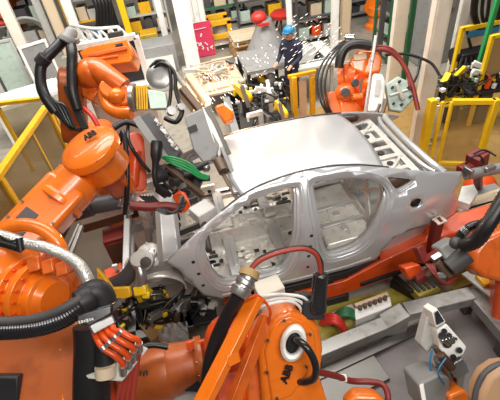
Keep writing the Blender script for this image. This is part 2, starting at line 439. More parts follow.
# floor pan
def pan(a, b):
    x = .62+2.0*a; y = .16+1.62*b
    z = .76+.012*sin(x*26)*(.5+.5*math.copysign(1, sin(y*14)))
    d = abs(y-.97)
    if d < .19: z += .19*max(0, min(1, (.19-d)/.07))
    return (x, y, z)
mb = MB(); mb.grid(pan, 90, 70); pan_o = mb.build('floor_pan', 'inner', car, ang=25, solid=-.01)
mb = MB()
for x in (1.02, 1.62):
    for y0, y1 in ((.16, .80), (1.14, 1.78)):
        mb.box((x, (y0+y1)/2, .83), (.13, y1-y0, .12)); mb.box((x+.02, (y0+y1)/2, .895), (.05, (y1-y0)*.6, .02))
mb.build('seat_crossmember', 'inner2', car, .012)
rng = random.Random(3)
mb = MB()
for i in range(70):
    x = rng.uniform(.75, 2.0); y = rng.choice((rng.uniform(.25, .72), rng.uniform(1.22, 1.7)))
    if abs(x-1.02) < .11 or abs(x-1.62) < .11: continue
    if rng.random() < .5: mb.cyl((x, y, .765), (x, y, .785), rng.uniform(.02, .04), n=14)
    else: mb.box((x, y, .776), (rng.uniform(.05, .12), rng.uniform(.03, .05), .016))
mb.build('drain_hole_plug', 'dark', pan_o)
mb = MB()
for i in range(30):
    x = rng.uniform(.75, 2.0); y = rng.choice((.3, .55, 1.25, 1.45, 1.65))+rng.uniform(-.06, .06)
    mb.box((x, y, .80), (rng.uniform(.08, .2), rng.uniform(.05, .1), .06), (1, rng.uniform(-.2, .2), 0))
mb.box((.95, .97, .98), (.35, .14, .05)); mb.box((1.7, .97, .985), (.3, .12, .06)); mb.box((1.35, .97, .965), (.25, .1, .04))
mb.build('weld_bracket', 'inner', pan_o, .008)
# pressed inner panels on the far side seen through the apertures
mb = MB()
for (x0, x1, z0, z1) in ((.72, 1.02, .86, 1.02), (1.66, 1.9, .9, 1.5), (2.55, 2.75, 1.0, 1.45)): mb.box(((x0+x1)/2, 1.79, (z0+z1)/2), (x1-x0, .05, z1-z0))
mb.build('inner_pillar_panel', 'inner', car, .015)
mb = MB()
for (x, z) in ((.8, .95), (.93, .92), (1.74, 1.0), (1.8, 1.2), (1.74, 1.36), (2.62, 1.1), (2.66, 1.3)): mb.cyl((x, 1.755, z), (x, 1.80, z), .028, n=14)
mb.build('panel_hole_plug', 'dark', car)
# sills inside
for y in (.15, 1.79):
    mb = MB(); mb.bar((.62, y, .74), (2.6, y, .74), .12, .17); mb.build('inner_sill', 'inner2', car, .02)
# rear seat step, seat back wall, parcel shelf
mb = MB(); mb.prism([(2.05, .16, .76), (2.12, .16, 1.0), (2.7, .16, 1.03), (2.75, .16, .76)], (0, 1.62, 0)); mb.build('rear_seat_step', 'inner', car, .02)
mb = MB()
for y in (.45, .75, 1.2, 1.5): mb.bar((2.15, y, 1.02), (2.68, y, 1.045), .06, .02)
for y in (.36, .62, 1.33, 1.58): mb.cyl((2.4, y, 1.0), (2.4, y, 1.03), .045, n=16)
mb.build('seat_step_bead', 'inner2', car, .006)
mb = MB()
sb = lambda y, t: V((2.68+.22*t, y, 1.03+.55*t))
for (y0, t0, y1, t1, w) in ((.22, .02, 1.72, .02, .1), (.3, .98, 1.64, .98, .1), (.25, 0, .35, 1, .12), (1.69, 0, 1.59, 1, .12), (.3, .05, .95, .9, .07), (.99, .9, 1.62, .05, .07), (.97, 0, .97, 1, .1), (.3, .9, .9, .1, .05), (1.6, .9, 1.05, .1, .05)):
    mb.bar(sb(y0, t0), sb(y1, t1), w, .03, (-.9, 0, .4))
mb.build('seat_back_brace', 'inner', car, .008)
mb = MB()
for (y0, y1, x0, x1) in ((.25, 1.69, 2.86, 2.93), (.25, 1.69, 3.22, 3.3)): mb.box(((x0+x1)/2, (y0+y1)/2, 1.585), (x1-x0, y1-y0, .03))
for y in (.3, .52, .78, .97, 1.16, 1.42, 1.64): mb.bar((2.9, y, 1.585), (3.26, y, 1.585), .07, .028)
mb.bar((2.9, .4, 1.60), (3.26, .75, 1.60), .04, .02); mb.bar((2.9, 1.2, 1.60), (3.26, 1.55, 1.60), .04, .02)
mb.box((3.07, .65, 1.57), (.2, .16, .02)); mb.box((3.07, 1.29, 1.57), (.2, .16, .02))
sh = mb.build('parcel_shelf', 'inner', car, .008)
mb = MB()
for y in (.41, .65, .88, 1.06, 1.29, 1.53): mb.cyl((3.07, y, 1.575), (3.07, y, 1.592), .04, n=16)
for y in (.3, .52, 1.42, 1.64): mb.cyl((3.0, y, 1.595), (3.0, y, 1.603), .018, n=12)
mb.build('shelf_hole_plug', 'dark', sh)
# rear rail (lower frame of the rear-window opening / boot gutter)
mb = MB()
mb.tube([(3.52, .27, 1.585), (3.47, .40, 1.615), (3.44, .7, 1.63), (3.43, .97, 1.635), (3.44, 1.24, 1.63), (3.47, 1.54, 1.615), (3.52, 1.67, 1.585)], .045, 12, 6)
mb.tube([(3.42, .30, 1.60), (3.36, .5, 1.61), (3.34, .97, 1.615), (3.36, 1.44, 1.61), (3.42, 1.64, 1.60)], .028, 10, 6)
mb.build('rear_window_rail', 'inner2', car)
# boot floor, rear panel
mb = MB(); mb.box((3.2, .97, 1.0), (1.0, 1.5, .02)); mb.box((3.68, .97, 1.1), (.04, 1.5, .25)); mb.build('boot_floor', 'inner2', car, .008)
for y in (.32, 1.62):
    mb = MB(); mb.lathe((3.0, y, .98), (0, 1 if y < 1 else -1, 0), [(-.16, .37), (-.02, .36), (.06, .30), (.1, .18)], 32); mb.build('rear_wheel_housing', 'inner2', car)
# firewall, cowl, dash beam
mb = MB(); mb.prism([(.58, .16, .74), (.44, .16, 1.0), (.42, .16, 1.38), (.46, .16, 1.38), (.48, .16, 1.02), (.62, .16, .76)], (0, 1.62, 0)); fwl = mb.build('firewall', 'inner', car, .01)
mb = MB()
for i in range(9):
    y = .3+.16*i; z = 1.0+.3*rng.random(); x = .43
    mb.cyl((x-.01, y, z), (x+.06, y, z), rng.uniform(.025, .06), n=16)
mb.build('firewall_plug', 'dark', fwl)
mb = MB(); mb.prism([(.22, .12, 1.34), (.30, .12, 1.43), (.46, .12, 1.42), (.50, .12, 1.36), (.4, .12, 1.33)], (0, 1.7, 0)); mb.build('cowl', 'inner2', car, .012)
mb = MB(); mb.tube([(.78, .17, 1.36), (.78, .97, 1.36), (.78, 1.77, 1.36)], .035, 12)
for y in (.45, .62, 1.1, 1.4): mb.bar((.78, y, 1.36), (.48, y, 1.30), .03, .08)
mb.build('dash_beam', 'dsteel', car)
hb = MB(); c = V((.80, .74, 1.42)); hb.box(c, (.24, .22, .16), (1, .5, 0)); hb.build('dash_bracket_box', 'white', car, .012)
# front end: rails, shock towers, inner wings, upright of the radiator frame
for s in (0, 1):
    T = (lambda y: 1.94-y) if s else (lambda y: y)
    mb = MB(); mb.bar((.6, T(.45), .80), (-.28, T(.45), .84), .12, .16); mb.bar((.42, T(.16), 1.34), (-.2, T(.24), 1.24), .09, .1)
    mb.build('front_rail', 'inner2', car, .012)
    def wing(a, b):
        th = -.15+1.75*a; r = .40
        return (.08+.36*cos(th*1.9-.1)*(1-.1*b), T(.16+.36*b), .86+.30*sin(max(0, min(pi, th*1.9-.1)))+.12*b)
    mb = MB(); mb.grid(wing, 26, 8, flip=bool(s)); mb.build('inner_wing', 'inner', car, ang=50, solid=.008)
    mb = MB(); mb.lathe((.1, T(.5), .9), (0, 0, 1), [(0, .17), (.28, .15), (.36, .12), (.39, .06)], 24); tw = mb.build('shock_tower', 'inner', car)
    mb = bolts((.1, T(.5), 1.265), (0, 0, 1), .09, 3, .012, .03); mb.cyl((.1, T(.5), 1.27), (.1, T(.5), 1.30), .04); mb.build('tower_bolt', 'steel', tw)
mb = MB(); mb.tube([(.10, 1.36, 1.36), (.06, 1.37, 1.1), (.0, 1.38, .8), (-.03, 1.38, .62)], (.07, .05), 12); mb.tube([(.16, 1.30, 1.36), (.12, 1.31, 1.1), (.06, 1.32, .8)], (.03, .02), 10); mb.build('front_upright', 'silver', car)
mb = MB(); mb.bar((-.22, .3, 1.0), (-.22, 1.64, 1.0), .08, .1); mb.bar((-.25, .4, .72), (-.25, 1.54, .72), .07, .07); mb.build('front_crossmember', 'inner2', car, .01)

# ================================================================ CARRIER UNDER THE CAR
for i, (y, XE, lab) in enumerate(((.17, 4.75, 'long orange carrier beam under the near sill of the car body'), (1.72, 3.5, 'long orange carrier beam under the far sill of the car body'))):
    t = thing('carrier_beam', lab, 'conveyor beam', (2.4, y, .0), 'carrier beams under the car')
    mb = MB(); mb.prism([(.8, y-.14, .16), (.8, y-.14, .40), (2.3, y-.14, .43), (2.75, y-.14, .62), (3.3, y-.14, .80), (XE, y-.14, .82+.06*(XE-3.5)/1.25), (XE, y-.14, .42), (3.4, y-.14, .32), (2.0, y-.14, .14)], (0, .28, 0)); mb.build('beam', 'redor', t, .012)
    mb = MB()
    for x in (1.0, 2.2, XE-.45): mb.box((x, y, .09), (.3, .34, .18))
    mb.build('foot', 'dark', t, .01)
    mb = MB(); mb.bar((2.5, y-.15, .30), (3.4, y-.15, .40), .03, .06); mb.bar((3.4, y-.15, .40), (XE-.1, y-.15, .46), .03, .06); mb.build('cable_tray', 'dark', t, .004)
    mb = MB()
    for x in (1.3, 2.15, 2.55): mb.box((x, y-.02, .50), (.12, .1, .22))
    mb.build('rest_pad', 'dsteel', t, .008)
t = thing('sill_shade_bar', 'black bar added as the shadow band under the near sill of the car body', 'rail', (1.9, .1, .45))  # dark bar put in for the shade between sill and beam
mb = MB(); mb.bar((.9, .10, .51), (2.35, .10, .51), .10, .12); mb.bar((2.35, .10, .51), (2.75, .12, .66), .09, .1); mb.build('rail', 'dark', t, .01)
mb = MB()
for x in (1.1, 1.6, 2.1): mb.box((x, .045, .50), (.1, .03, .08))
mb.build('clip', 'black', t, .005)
t = thing('support_post', 'slanted maroon steel post bolted to the orange beam behind the rear wheel arch', 'post', tuple(Y(431, 258, .0)))
p0, p1 = Y(430, 256, .0), Y(438, 220, .0)
mb = MB(); mb.bar(p0, p1, .10, .10); mb.build('post', 'maroon', t, .01)
mb = MB(); mb.box(p1+V((.02, .0, -.01)), (.13, .11, .02), (1, .2, 0)); mb.build('head_plate', 'cream', t, .005)
mb = MB(); mb.box(p0, (.2, .18, .14)); mb.build('clamp_block', 'maroon', t, .012)
# olive plate in the pit between carrier and grey frame
mb = MB(); mb.prism([(1.5, -.55, .02), (4.3, -.15, .02), (4.3, .02, .02), (1.5, .02, .02)], (0, 0, .03)); tag(mb.build('floor_plate', 'olive', None, .004), 'olive yellow greasy plate on the floor in front of the orange carrier beam', 'floor plate')
mb = MB(); mb.prism([(1.2, -2.6, .0), (4.6, -2.6, .0), (4.6, -.75, .0), (3.95, -.35, .0), (1.2, -.85, .0)], (0, 0, .06)); tag(mb.build('floor_plate', 'mauve', None, .004), 'mauve grey steel plate deck in front of the grey frame', 'floor plate')
# grey steel frame
t = thing('pit_barrier', 'galvanised grey box-section barrier around the pit in front of the car', 'frame', (2.8, -.5, 0))
a, b, c2, d = Z(292, 364, .22), Z(397, 321, .22), Z(405, 312, .36), Z(471, 296, .36)
mb = MB(); mb.bar(a, b, .16, .16); mb.build('rail', 'galv', t, .008)
mb = MB(); mb.bar(c2, d, .17, .14); mb.build('rail', 'galv', t, .008)
mb = MB(); mb.prism([b+V((-.16, -.1, .08)), c2+V((.0, -.1, .07)), c2+V((.0, -.1, -.3)), b+V((-.16, -.1, -.1))], (-.03, .19, 0)); mb.build('step_bracket', 'galv', t, .006)
mb = MB(); d2 = Z(508, 338, .36); mb.bar(d+V((.03, .05, -.02)), d2+(d2-d)*.5, .15, .14); mb.build('rail', 'galv', t, .008)
mb = MB()
for p in (a+V((.3, .05, 0)), b, d, d2): mb.box((p.x, p.y, p.z/2), (.1, .1, p.z))
mb.build('leg', 'dsteel', t, .005)
mb = MB(); mb.bar((1.3, -.9, .09), (3.0, -.62, .09), .1, .06); mb.build('lower_channel', 'dsteel', t, .005)
p = Z(338, 372, .12)
mb = MB(); mb.box((1.95, -.93, .085), (.75, .42, .03), (1, .17, 0)); tag(mb.build('cover_plate', 'dsteel', None, .004), 'square grey steel cover plate lying in front of the grey frame', 'plate')
# ================================================================ ROBOTS ROUND THE CAR
TOCAM = -fw
# ---- robot whose upright arm crosses the left edge, dome-covered elbow
def lettered(parent, uv, d, size, xd, yd, txt='ABB', mk='black', depth=.006):
    return lettering(txt, size, parent, D(uv[0], uv[1], d), xd, yd, mk, depth, 'lettering', 'black lettering')
t = thing('welding_robot', 'orange robot arm with a domed elbow cover rising from the left edge', 'robot', (-1.1, .5, 0))
A, B = D(-8, 272, 3.15), D(72, 186, 3.45)
arm_dir = (B-A).normalized()
mb = MB(); mb.bar(A, B, .37, .30, TOCAM); arm = mb.build('lower_arm', 'orange', t, .05, seg=4)
nrm = TOCAM-arm_dir*TOCAM.dot(arm_dir); nrm.normalize(); sid = arm_dir.cross(nrm)
mb = MB()
for s0, ln, wd in ((.30, .20, .16), (.52, .12, .12)):
    c = A+arm_dir*((B-A).length*s0+.02)+nrm*.15; mb.box(c+sid*-.04, (ln, wd, .012), arm_dir, nrm)
mb.build('access_panel', 'dgrey', arm, .004)
mb = MB()
for s0 in (.2, .45, .62):
    for sg in (-1, 1): c = A+arm_dir*((B-A).length*s0)+nrm*.15+sid*(.15*sg); mb.cyl(c, c+nrm*.01, .012, n=8)
mb.build('bolt', 'dsteel', arm)
mb = MB(); mb.lathe(D(58, 203, 3.42), arm_dir, [(-.02, .17), (0, .215), (.05, .215), (.06, .20), (.26, .205), (.30, .16)], 36); col_ = mb.build('collar', 'orange', t, .006)
bolts(D(58, 203, 3.42)+arm_dir*.0, -arm_dir, .19, 12, .012, .02).build('bolt', 'dsteel', col_)
a1 = (TOCAM*.75+UP*.58-RT*.30).normalized()
cD = D(90, 149, 3.42)
mb = MB(); mb.lathe(cD, a1, [(-.34, .14), (-.26, .22), (-.10, .225), (-.05, .235), (-.045, .262), (0, .262), (.03, .252), (.052, .22), (.062, .12), (.064, .02)], 44); dome = mb.build('elbow_cover', 'orange', t, .004, 30)
bolts(cD+a1*.012, a1, .245, 9, .011, .016).build('bolt', 'dsteel', dome)
lettering('ABB', .062, dome, cD+a1*.066+(UP*.55+RT*.30)*.13, RT*.85+UP*.5, UP, 'black', .012, 'lettering', 'black lettering')
q0, q1 = D(104, 162, 3.62), D(122, 186, 3.95)
mb = MB(); mb.link(q0, .16, q1, .11, RT+UP*.3, .22); mb.build('wrist', 'orange2', t, .03, seg=3)
mb = MB(); mb.link(D(134, 142, 4.15), .09, D(137, 184, 4.2), .08, RT*.5+TOCAM, .16); mb.cyl(D(136, 150, 4.05), D(133, 186, 4.05), .055); mb.build('wrist_flange', 'redor', t, .012)
mb = MB(); mb.box(D(30, 262, 3.3), (.45, .4, .4)); mb.lathe((-1.15, .55, 0), (0, 0, 1), [(0, .42), (.25, .42), (.3, .36), (1.1, .34), (1.6, .26)], 32); mb.build('base', 'orange2', t, .02)
mb = MB()
mb.tube([D(118, 150, 3.9), D(123, 132, 3.85), D(127, 160, 3.8), D(127, 190, 3.8), D(125, 214, 3.9)], .024, 10)
mb.tube([D(128, 126, 4.0), D(129, 142, 3.9), D(140, 160, 3.95), D(150, 172, 4.0)], .018, 10)
mb.tube([D(114, 128, 3.9), D(126, 122, 3.95), D(140, 126, 4.0)], .03, 10)
mb.build('cable', 'black', t)

# ---- gun held over the near front corner
t = thing('spot_weld_gun', 'dark grey spot welding gun with green hoses left of the windscreen opening', 'welding gun', tuple(D(158, 150, 4.1)), 'spot welding guns')
mb = MB(); mb.prism([D(134, 119, 4.0), D(149, 111, 4.05), D(181, 151, 4.05), D(176, 160, 4.0), D(160, 158, 3.95)], fw*.16); mb.build('housing', 'dgrey', t, .015)
mb = MB(); mb.prism([D(133, 120, 3.99), D(140, 116, 4.0), D(170, 158, 3.98), D(160, 158, 3.95)], -fw*.03); mb.build('side_plate', 'grey', t, .006)
mb = MB()
for k in range(6):
    p = D(157+k*3.6, 121+k*5.2, 3.95); mb.box(p, (.05+.02*(k % 3), .035, .05), RT*.75-UP*.65, TOCAM)
    if k % 2: mb.cyl(p, p+TOCAM*.05+UP*.01, .016, n=12)
mb.bar(D(156, 119, 3.97), D(178, 150, 3.97), .02, .03, TOCAM)
mb.build('terminal_block', 'steel', t, .004)
mb = MB()
for k in range(4):
    mb.tube([D(160+k*2, 156+k*1.5, 3.95), D(176, 158+k*2.4, 3.9), D(190, 164+k*2.6, 3.92), D(200, 173+k*1.6, 3.98), D(208, 176+k, 4.05)], .010, 8)
mb.build('hose', 'green', t)
mb = MB(); mb.lathe(D(157, 141, 3.85), (D(155, 170, 3.85)-D(157, 141, 3.85)), [(0, .05), (.03, .06), (.14, .055), (.2, .035), (.28, .028)], 20)
mb.tube([D(155, 166, 3.85), D(155, 178, 3.86), D(159, 189, 3.9), D(170, 195, 4.0)], .028, 10); mb.build('boot', 'black', t)
mb = MB(); rng = random.Random(5)
for k in range(22):
    a = D(rng.uniform(150, 200), rng.uniform(166, 194), rng.uniform(4.0, 4.3)); mb.cyl(a, a+V((rng.uniform(-.12, .2), rng.uniform(-.1, .1), rng.uniform(-.05, .05))), rng.uniform(.02, .05), n=12)
mb.build('actuator', 'dark', t)
mb = MB(); mb.box(D(176, 176, 4.22), (.26, .16, .18), RT+UP*-.4, TOCAM); mb.box(D(192, 182, 4.25), (.2, .14, .16), RT+UP*-.4, TOCAM); mb.build('cylinder_block', 'dark', t, .012)
mb = MB(); mb.box(D(168, 168, 4.1), (.1, .07, .08), RT, TOCAM); mb.box(D(183, 186, 4.1), (.08, .06, .07), RT+UP*.4, TOCAM); mb.cyl(D(166, 182, 4.08), D(176, 190, 4.08), .035); mb.build('valve', 'dsteel', t, .006)
mb = MB(); mb.bar(D(166, 166, 4.05), D(203, 196, 4.15), .06); mb.bar(D(160, 174, 4.1), D(176, 190, 4.1), .07); mb.build('gun_arm', 'brown', t, .01)
mb = MB(); mb.tube([D(130, 205, 3.9), D(148, 207, 3.95), D(166, 206, 4.0), D(182, 209, 4.05)], .045, 12); mb.build('cable_sleeve', 'maroon', t)
mb = MB()
for k in range(6): mb.tube([D(178, 203+k, 4.05), D(174+k, 196-k, 4.0), D(184+k, 193+k*2, 4.0), D(187, 204+k, 4.02), D(180, 212, 4.03), D(168, 212-k, 4.0)], .01, 8)
mb.build('wire', 'redor', t)
mb = MB()
for k in range(5): mb.tube([D(140+k*3, 196, 4.0), D(150+k*5, 204+k*2, 3.95), D(166+k*3, 214-k, 3.96), D(184, 208-k*3, 4.0)], .012, 8)
mb.build('wire', 'black', t)

# ---- robot behind it, with the beam-shaped top cover
t = thing('welding_robot', 'orange robot with a flat beam-shaped top cover and twin black hoses at upper left', 'robot', (-.55, 2.9, 0))
dd = 5.0
mb = MB(); p = [D(79, 52, dd), D(89, 46, dd), D(127, 39, dd), D(133, 52, dd), D(131, 62, dd), D(87, 67, dd)]
mb.prism(p, fw*.36); top_ = mb.build('top_cover', 'orange', t, .012, seg=2)
mb = MB(); mb.bar(D(84, 57, dd-.01), D(127, 48, dd-.01), .04, .05, UP); mb.bar(D(86, 61, dd-.01), D(118, 56, dd-.01), .025, .03, UP); mb.build('cover_rib', 'orange2', top_, .008)
mb = MB(); mb.box(D(119, 45, dd-.01), (.09, .03, .02), D(127, 43, dd)-D(113, 46, dd), TOCAM); mb.build('name_plate', 'dark', top_)
mb = MB(); mb.tube([D(84, 76, 5.1), D(96, 70, 5.0), D(108, 77, 4.95), D(124, 88, 4.95)], (.17, .12), 18); mb.ell(D(92, 74, 5.05), .2); mb.build('upper_arm', 'orange2', t)
mb = MB(); mb.link(D(110, 90, 4.95), .12, D(124, 96, 4.95), .13, RT*.2+TOCAM, .2); mb.ell(D(117, 96, 4.88), (.1, .1, .1)); mb.build('wrist', 'orange', t, .03, seg=3)
mb = MB(); mb.tube([D(103, 92, 5.0), D(108, 106, 4.95), D(118, 112, 4.92), D(132, 113, 4.9)], (.07, .085), 14); mb.build('lower_link', 'orange', t)
mb = MB(); mb.cyl(D(131, 98, 4.9), D(136, 98, 4.9), .17, .17, 24); mb.build('tool_flange', 'steel', t, .006)
mb = MB(); mb.prism([D(80, 84, 5.05), D(92, 80, 5.0), D(98, 92, 5.0), D(92, 102, 5.0), D(82, 96, 5.05)], fw*.25); mb.build('motor_cover', 'orange2', t, .02)
mb = MB(); mb.link(D(72, 84, 5.2), .2, D(80, 126, 5.5), .24, RT+fw*.3, .3); mb.build('lower_arm', 'orange_shaded', t, .03)
mb = MB(); mb.lathe((-.55, 2.95, 0), (0, 0, 1), [(0, .45), (.2, .45), (.25, .35), (1.3, .33), (1.7, .25)], 32); mb.build('base', 'orange2', t, .02)
mb = MB(); 
for k in range(16): c = D(68+k*1.1, 88+k*2.6, 4.95); mb.box(c, (.09, .05, .045), RT, TOCAM)
mb.build('energy_chain', 'black', t, .006)
mb = MB(); mb.tube([D(66, 37, 5.0), D(58, 46, 4.95), D(47, 57, 4.9), D(41, 67, 4.9), D(41, 84, 4.9), D(46, 98, 4.9), D(56, 112, 4.95)], .068, 14, 8, .035); mb.build('dress_hose', 'black', t)
mb = MB(); mb.tube([D(70, 40, 4.97), D(72, 54, 4.9), D(72, 72, 4.9), D(73, 92, 4.9), D(78, 110, 4.95)], .066, 14, 8, .035); mb.build('dress_hose', 'black', t)
mb = MB(); mb.lathe(D(66, 43, 4.93), UP+RT*.5, [(0, .09), (.06, .10), (.10, .08), (.16, .075), (.2, .05)], 20); mb.bar(D(61, 40, 4.95), D(79, 41, 4.95), .07); mb.build('hose_coupling', 'grey', t, .01)
mb = MB(); mb.cyl(D(40, 64, 4.9), D(46, 57, 4.88), .085, n=16); mb.build('hose_clamp', 'dark', t, .006)
mb = MB()
for k in range(6): mb.tube([D(44+k*2, 88+k*3, 4.9), D(50+k*3, 106, 4.9), D(60+k*3, 118+k*2, 4.95), D(72+k*2, 130, 5.0)], .018, 8)
mb.build('cable', 'black', t)
mb = MB(); mb.tube([D(84, 108, 5.0), D(92, 116, 4.95), D(98, 126, 4.95)], .03, 10); mb.build('cable', 'red', t)

# ---- its gun with the white transformer box
t = thing('spot_weld_gun', 'spot welding gun with big grey-white transformer box above the windscreen opening', 'welding gun', tuple(D(195, 120, 4.7)), 'spot welding guns')
mb = MB()
for k in range(5): mb.bar(D(137+k*2.4, 86, 4.86), D(138+k*2.4, 110, 4.86), .022, .05, TOCAM)
mb.build('hose_manifold', 'yellow', t, .004)
mb = MB(); mb.box(D(142, 98, 4.92), (.2, .25, .12), RT, TOCAM); mb.build('manifold_block', 'brown', t, .008)
mb = MB(); mb.prism([D(147, 89, 4.85), D(165, 92, 4.85), D(168, 108, 4.8), D(150, 109, 4.8)], fw*.1); mb.build('mount_plate', 'pgreen', t, .01)
mb = MB(); c = D(160, 77, 4.95); mb.lathe(c, TOCAM, [(0, .13), (.03, .16), (.06, .16), (.08, .1), (.08, .05)], 28); mb.build('cable_reel', 'steel', t, .004)
mb = MB()
mb.tube([D(150, 68, 4.9), D(158, 61, 4.88), D(168, 64, 4.85), D(171, 80, 4.82), D(170, 100, 4.8), D(167, 112, 4.8)], .022, 10)
mb.tube([D(153, 70, 4.9), D(162, 63, 4.85), D(174, 72, 4.83), D(176, 92, 4.8), D(182, 110, 4.75)], .022, 10)
mb.tube([D(165, 118, 4.75), D(176, 122, 4.72), D(182, 112, 4.72), D(178, 106, 4.75)], .03, 10)
mb.build('cable', 'black', t)
mb = MB(); mb.tube([D(166, 62, 4.85), D(180, 80, 4.85), D(196, 104, 4.8), D(206, 118, 4.75)], .03, 10); mb.build('hose', 'grey', t)
mb = MB(); mb.bar(D(176, 84, 4.9), D(196, 108, 4.85), .11, .14); mb.bar(D(188, 76, 5.0), D(208, 104, 4.9), .1, .1); mb.build('gun_yoke', 'beige', t, .02)
mb = MB(); mb.lathe(D(170, 112, 4.65), TOCAM+RT*.4, [(0, .05), (.02, .055), (.03, .03), (.07, .03), (.075, .05), (.1, .05)], 18); mb.lathe(D(180, 108, 4.72), TOCAM+RT*.4, [(0, .04), (.02, .045), (.03, .025), (.07, .025), (.075, .04), (.09, .04)], 18); mb.build('pulley', 'steel', t)
mb = MB(); mb.bar(D(182, 88, 4.8), D(205, 116, 4.75), .09, .06); mb.build('cylinder', 'brown', t, .01)
p = [D(184, 116, 4.55), D(202, 108, 4.6), D(220, 146, 4.6), D(216, 160, 4.55), D(203, 163, 4.5), D(193, 150, 4.5)]
mb = MB(); mb.prism(p, fw*.3); box_ = mb.build('transformer_box', 'grey', t, .02)
mb = MB(); mb.prism([D(202, 107, 4.59), D(206, 107, 4.62), D(224, 148, 4.62), D(219, 158, 4.58)], fw*.34); mb.build('front_cover', 'white', t, .01)
mb = MB(); mb.prism([D(187, 128, 4.54), D(196, 124, 4.56), D(198, 130, 4.55), D(190, 134, 4.53)], -fw*.008); mb.build('handle_slot', 'dark', box_)
mb = MB(); mb.bar(D(207, 107, 4.65), D(232, 165, 4.72), .09, .1, TOCAM); mb.bar(D(222, 148, 4.6), D(242, 196, 4.3), .05, .06, TOCAM); mb.build('slide_rail', 'dsteel', t, .008)
mb = MB(); mb.bar(D(214, 158, 4.55), D(238, 200, 4.25), .045, .07, TOCAM); mb.cyl(D(218, 160, 4.5), D(224, 172, 4.4), .06); mb.build('electrode_arm', 'brown', t, .006)
mb = MB(); mb.prism([D(214, 106, 4.75), D(224, 102, 4.78), D(234, 112, 4.8), D(233, 120, 4.78), D(224, 124, 4.75)], fw*.16); mb.build('guard', 'orange', t, .03)
mb = MB(); mb.bar(D(196, 165, 4.5), D(188, 176, 4.4), .05); mb.ell(D(206, 168, 4.5), .05); mb.build('electrode_holder', 'steel', t, .006)

# ---- foreground robot at bottom left
t = thing('welding_robot', 'orange robot turret in the bottom left corner with silver sleeve and thick black hose', 'robot', (-.35, -1.3, 0))
mb = MB(); mb.prism([D(-30, 318, 2.45), D(78, 322, 2.45), D(84, 410, 2.3), D(-30, 410, 2.3)], fw*.5); base = mb.build('base_panel', 'orange_shaded', t, .02)
mb = MB(); mb.cyl(D(62, 352, 2.42), D(64, 405, 2.32), .016, n=12); mb.lathe(D(62, 352, 2.42), D(60, 340, 2.42)-D(62, 352, 2.42), [(0, .022), (.02, .022), (.05, .004)], 12); mb.build('grease_pipe', 'orange', base)
mb = MB(); mb.box(D(33, 374, 2.39), (.07, .11, .008), RT, TOCAM); mb.build('blank_plate', 'orange', base, .003)
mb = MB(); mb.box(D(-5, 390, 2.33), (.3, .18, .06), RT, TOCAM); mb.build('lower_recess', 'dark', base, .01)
ax = (RT*.93-UP*.12+TOCAM*.35).normalized()
c = D(20, 290, 2.72)
mb = MB(); mb.lathe(c, ax, [(-.5, .26), (-.2, .27), (-.12, .22), (.0, .22)], 40); mb.ell(D(-4, 275, 2.75), .30); mb.build('turret', 'orange', t, .01)
mb = MB(); mb.lathe(c+ax*.02, ax, [(0, .245), (.07, .245), (.075, .20), (.12, .20), (.125, .235), (.17, .235), (.175, .17), (.24, .17), (.25, .14), (.30, .12)], 44); gear = mb.build('gearbox_flange', 'orange', t, .004, 30)
bb = bolts(c+ax*.17+ax*.02, ax, .21, 18, .012, .02); bolts(c+ax*.075+ax*.02, ax, .226, 20, .011, .016, bb); bb.build('bolt', 'redor', gear)
mb = MB()
for k in (-1, 0, 1): mb.prism([D(40+k*14, 262+k*2, 2.5), D(52+k*14, 258+k*2, 2.5), D(54+k*14, 272+k*2, 2.48), D(42+k*14, 276+k*2, 2.48)], fw*.12)
mb.build('stop_block', 'orange2', gear, .01)
mb = MB(); mb.tube([D(-12, 240, 2.6), D(8, 228, 2.6), D(28, 225, 2.6), D(46, 231, 2.6), D(58, 243, 2.6), D(64, 258, 2.62)], .045, 14); mb.build('hoop_guard', 'orange', t)
mb = MB(); mb.tube([D(-6, 234, 2.35), D(10, 238, 2.35), D(24, 243, 2.35), D(44, 247, 2.34), D(62, 254, 2.34), D(78, 264, 2.32), D(87, 277, 2.3), D(92, 292, 2.3)], .034, 14); mb.build('sleeved_hose', 'foil', t)
mb = MB(); mb.tube([D(-6, 240, 2.33), D(6, 243, 2.33), D(22, 248, 2.33)], .03, 12); mb.tube([D(0, 236, 2.31), D(10, 241, 2.3), D(20, 239, 2.31)], .007, 8); mb.cyl(D(19, 238, 2.31), D(21, 251, 2.31), .02, n=14); mb.build('hose_strap', 'black', t)
mb = MB(); mb.tube([D(-20, 328, 2.05), D(10, 328, 2.05), D(38, 325, 2.05), D(62, 317, 2.05), D(80, 305, 2.06), D(90, 296, 2.08)], .060, 18, 10, .014); mb.build('thick_hose', 'black2', t)
mb = MB(); mb.tube([D(-20, 320, 2.0), D(10, 321, 2.0), D(40, 317, 2.0), D(64, 308, 2.0), D(82, 297, 2.02)], .022, 10); mb.build('hose_stripe', 'dgrey', t)
mb = MB(); mb.lathe(D(82, 302, 2.06), D(100, 292, 2.12)-D(82, 302, 2.06), [(-.02, .066), (.03, .075), (.05, .07)], 24); mb.tube([D(84, 298, 2.1), D(96, 292, 2.12), D(103, 300, 2.14), D(104, 318, 2.16)], .07, 18); mb.build('hose_elbow', 'dark', t)
mb = MB(); mb.prism([D(75, 315, 2.0), D(112, 304, 2.05), D(113, 314, 2.05), D(90, 327, 2.0), D(77, 324, 2.0)], fw*.16); cl = mb.build('clamp_band', 'black2', t, .012)
xd = D(94, 319, 1.985)-D(80, 322.5, 1.985); xd.normalize()
for k, w in enumerate((.009, .014, .011, .015, .009, .016)):
    mb = MB(); mb.box(D(79.5+k*2.6, 322.3-k*.65, 1.98), (w*.62, .004, .016-.003*(k % 3)), xd, UP+TOCAM*.2); mb.build('printed_mark', 'white', cl, label='worn white printed mark')
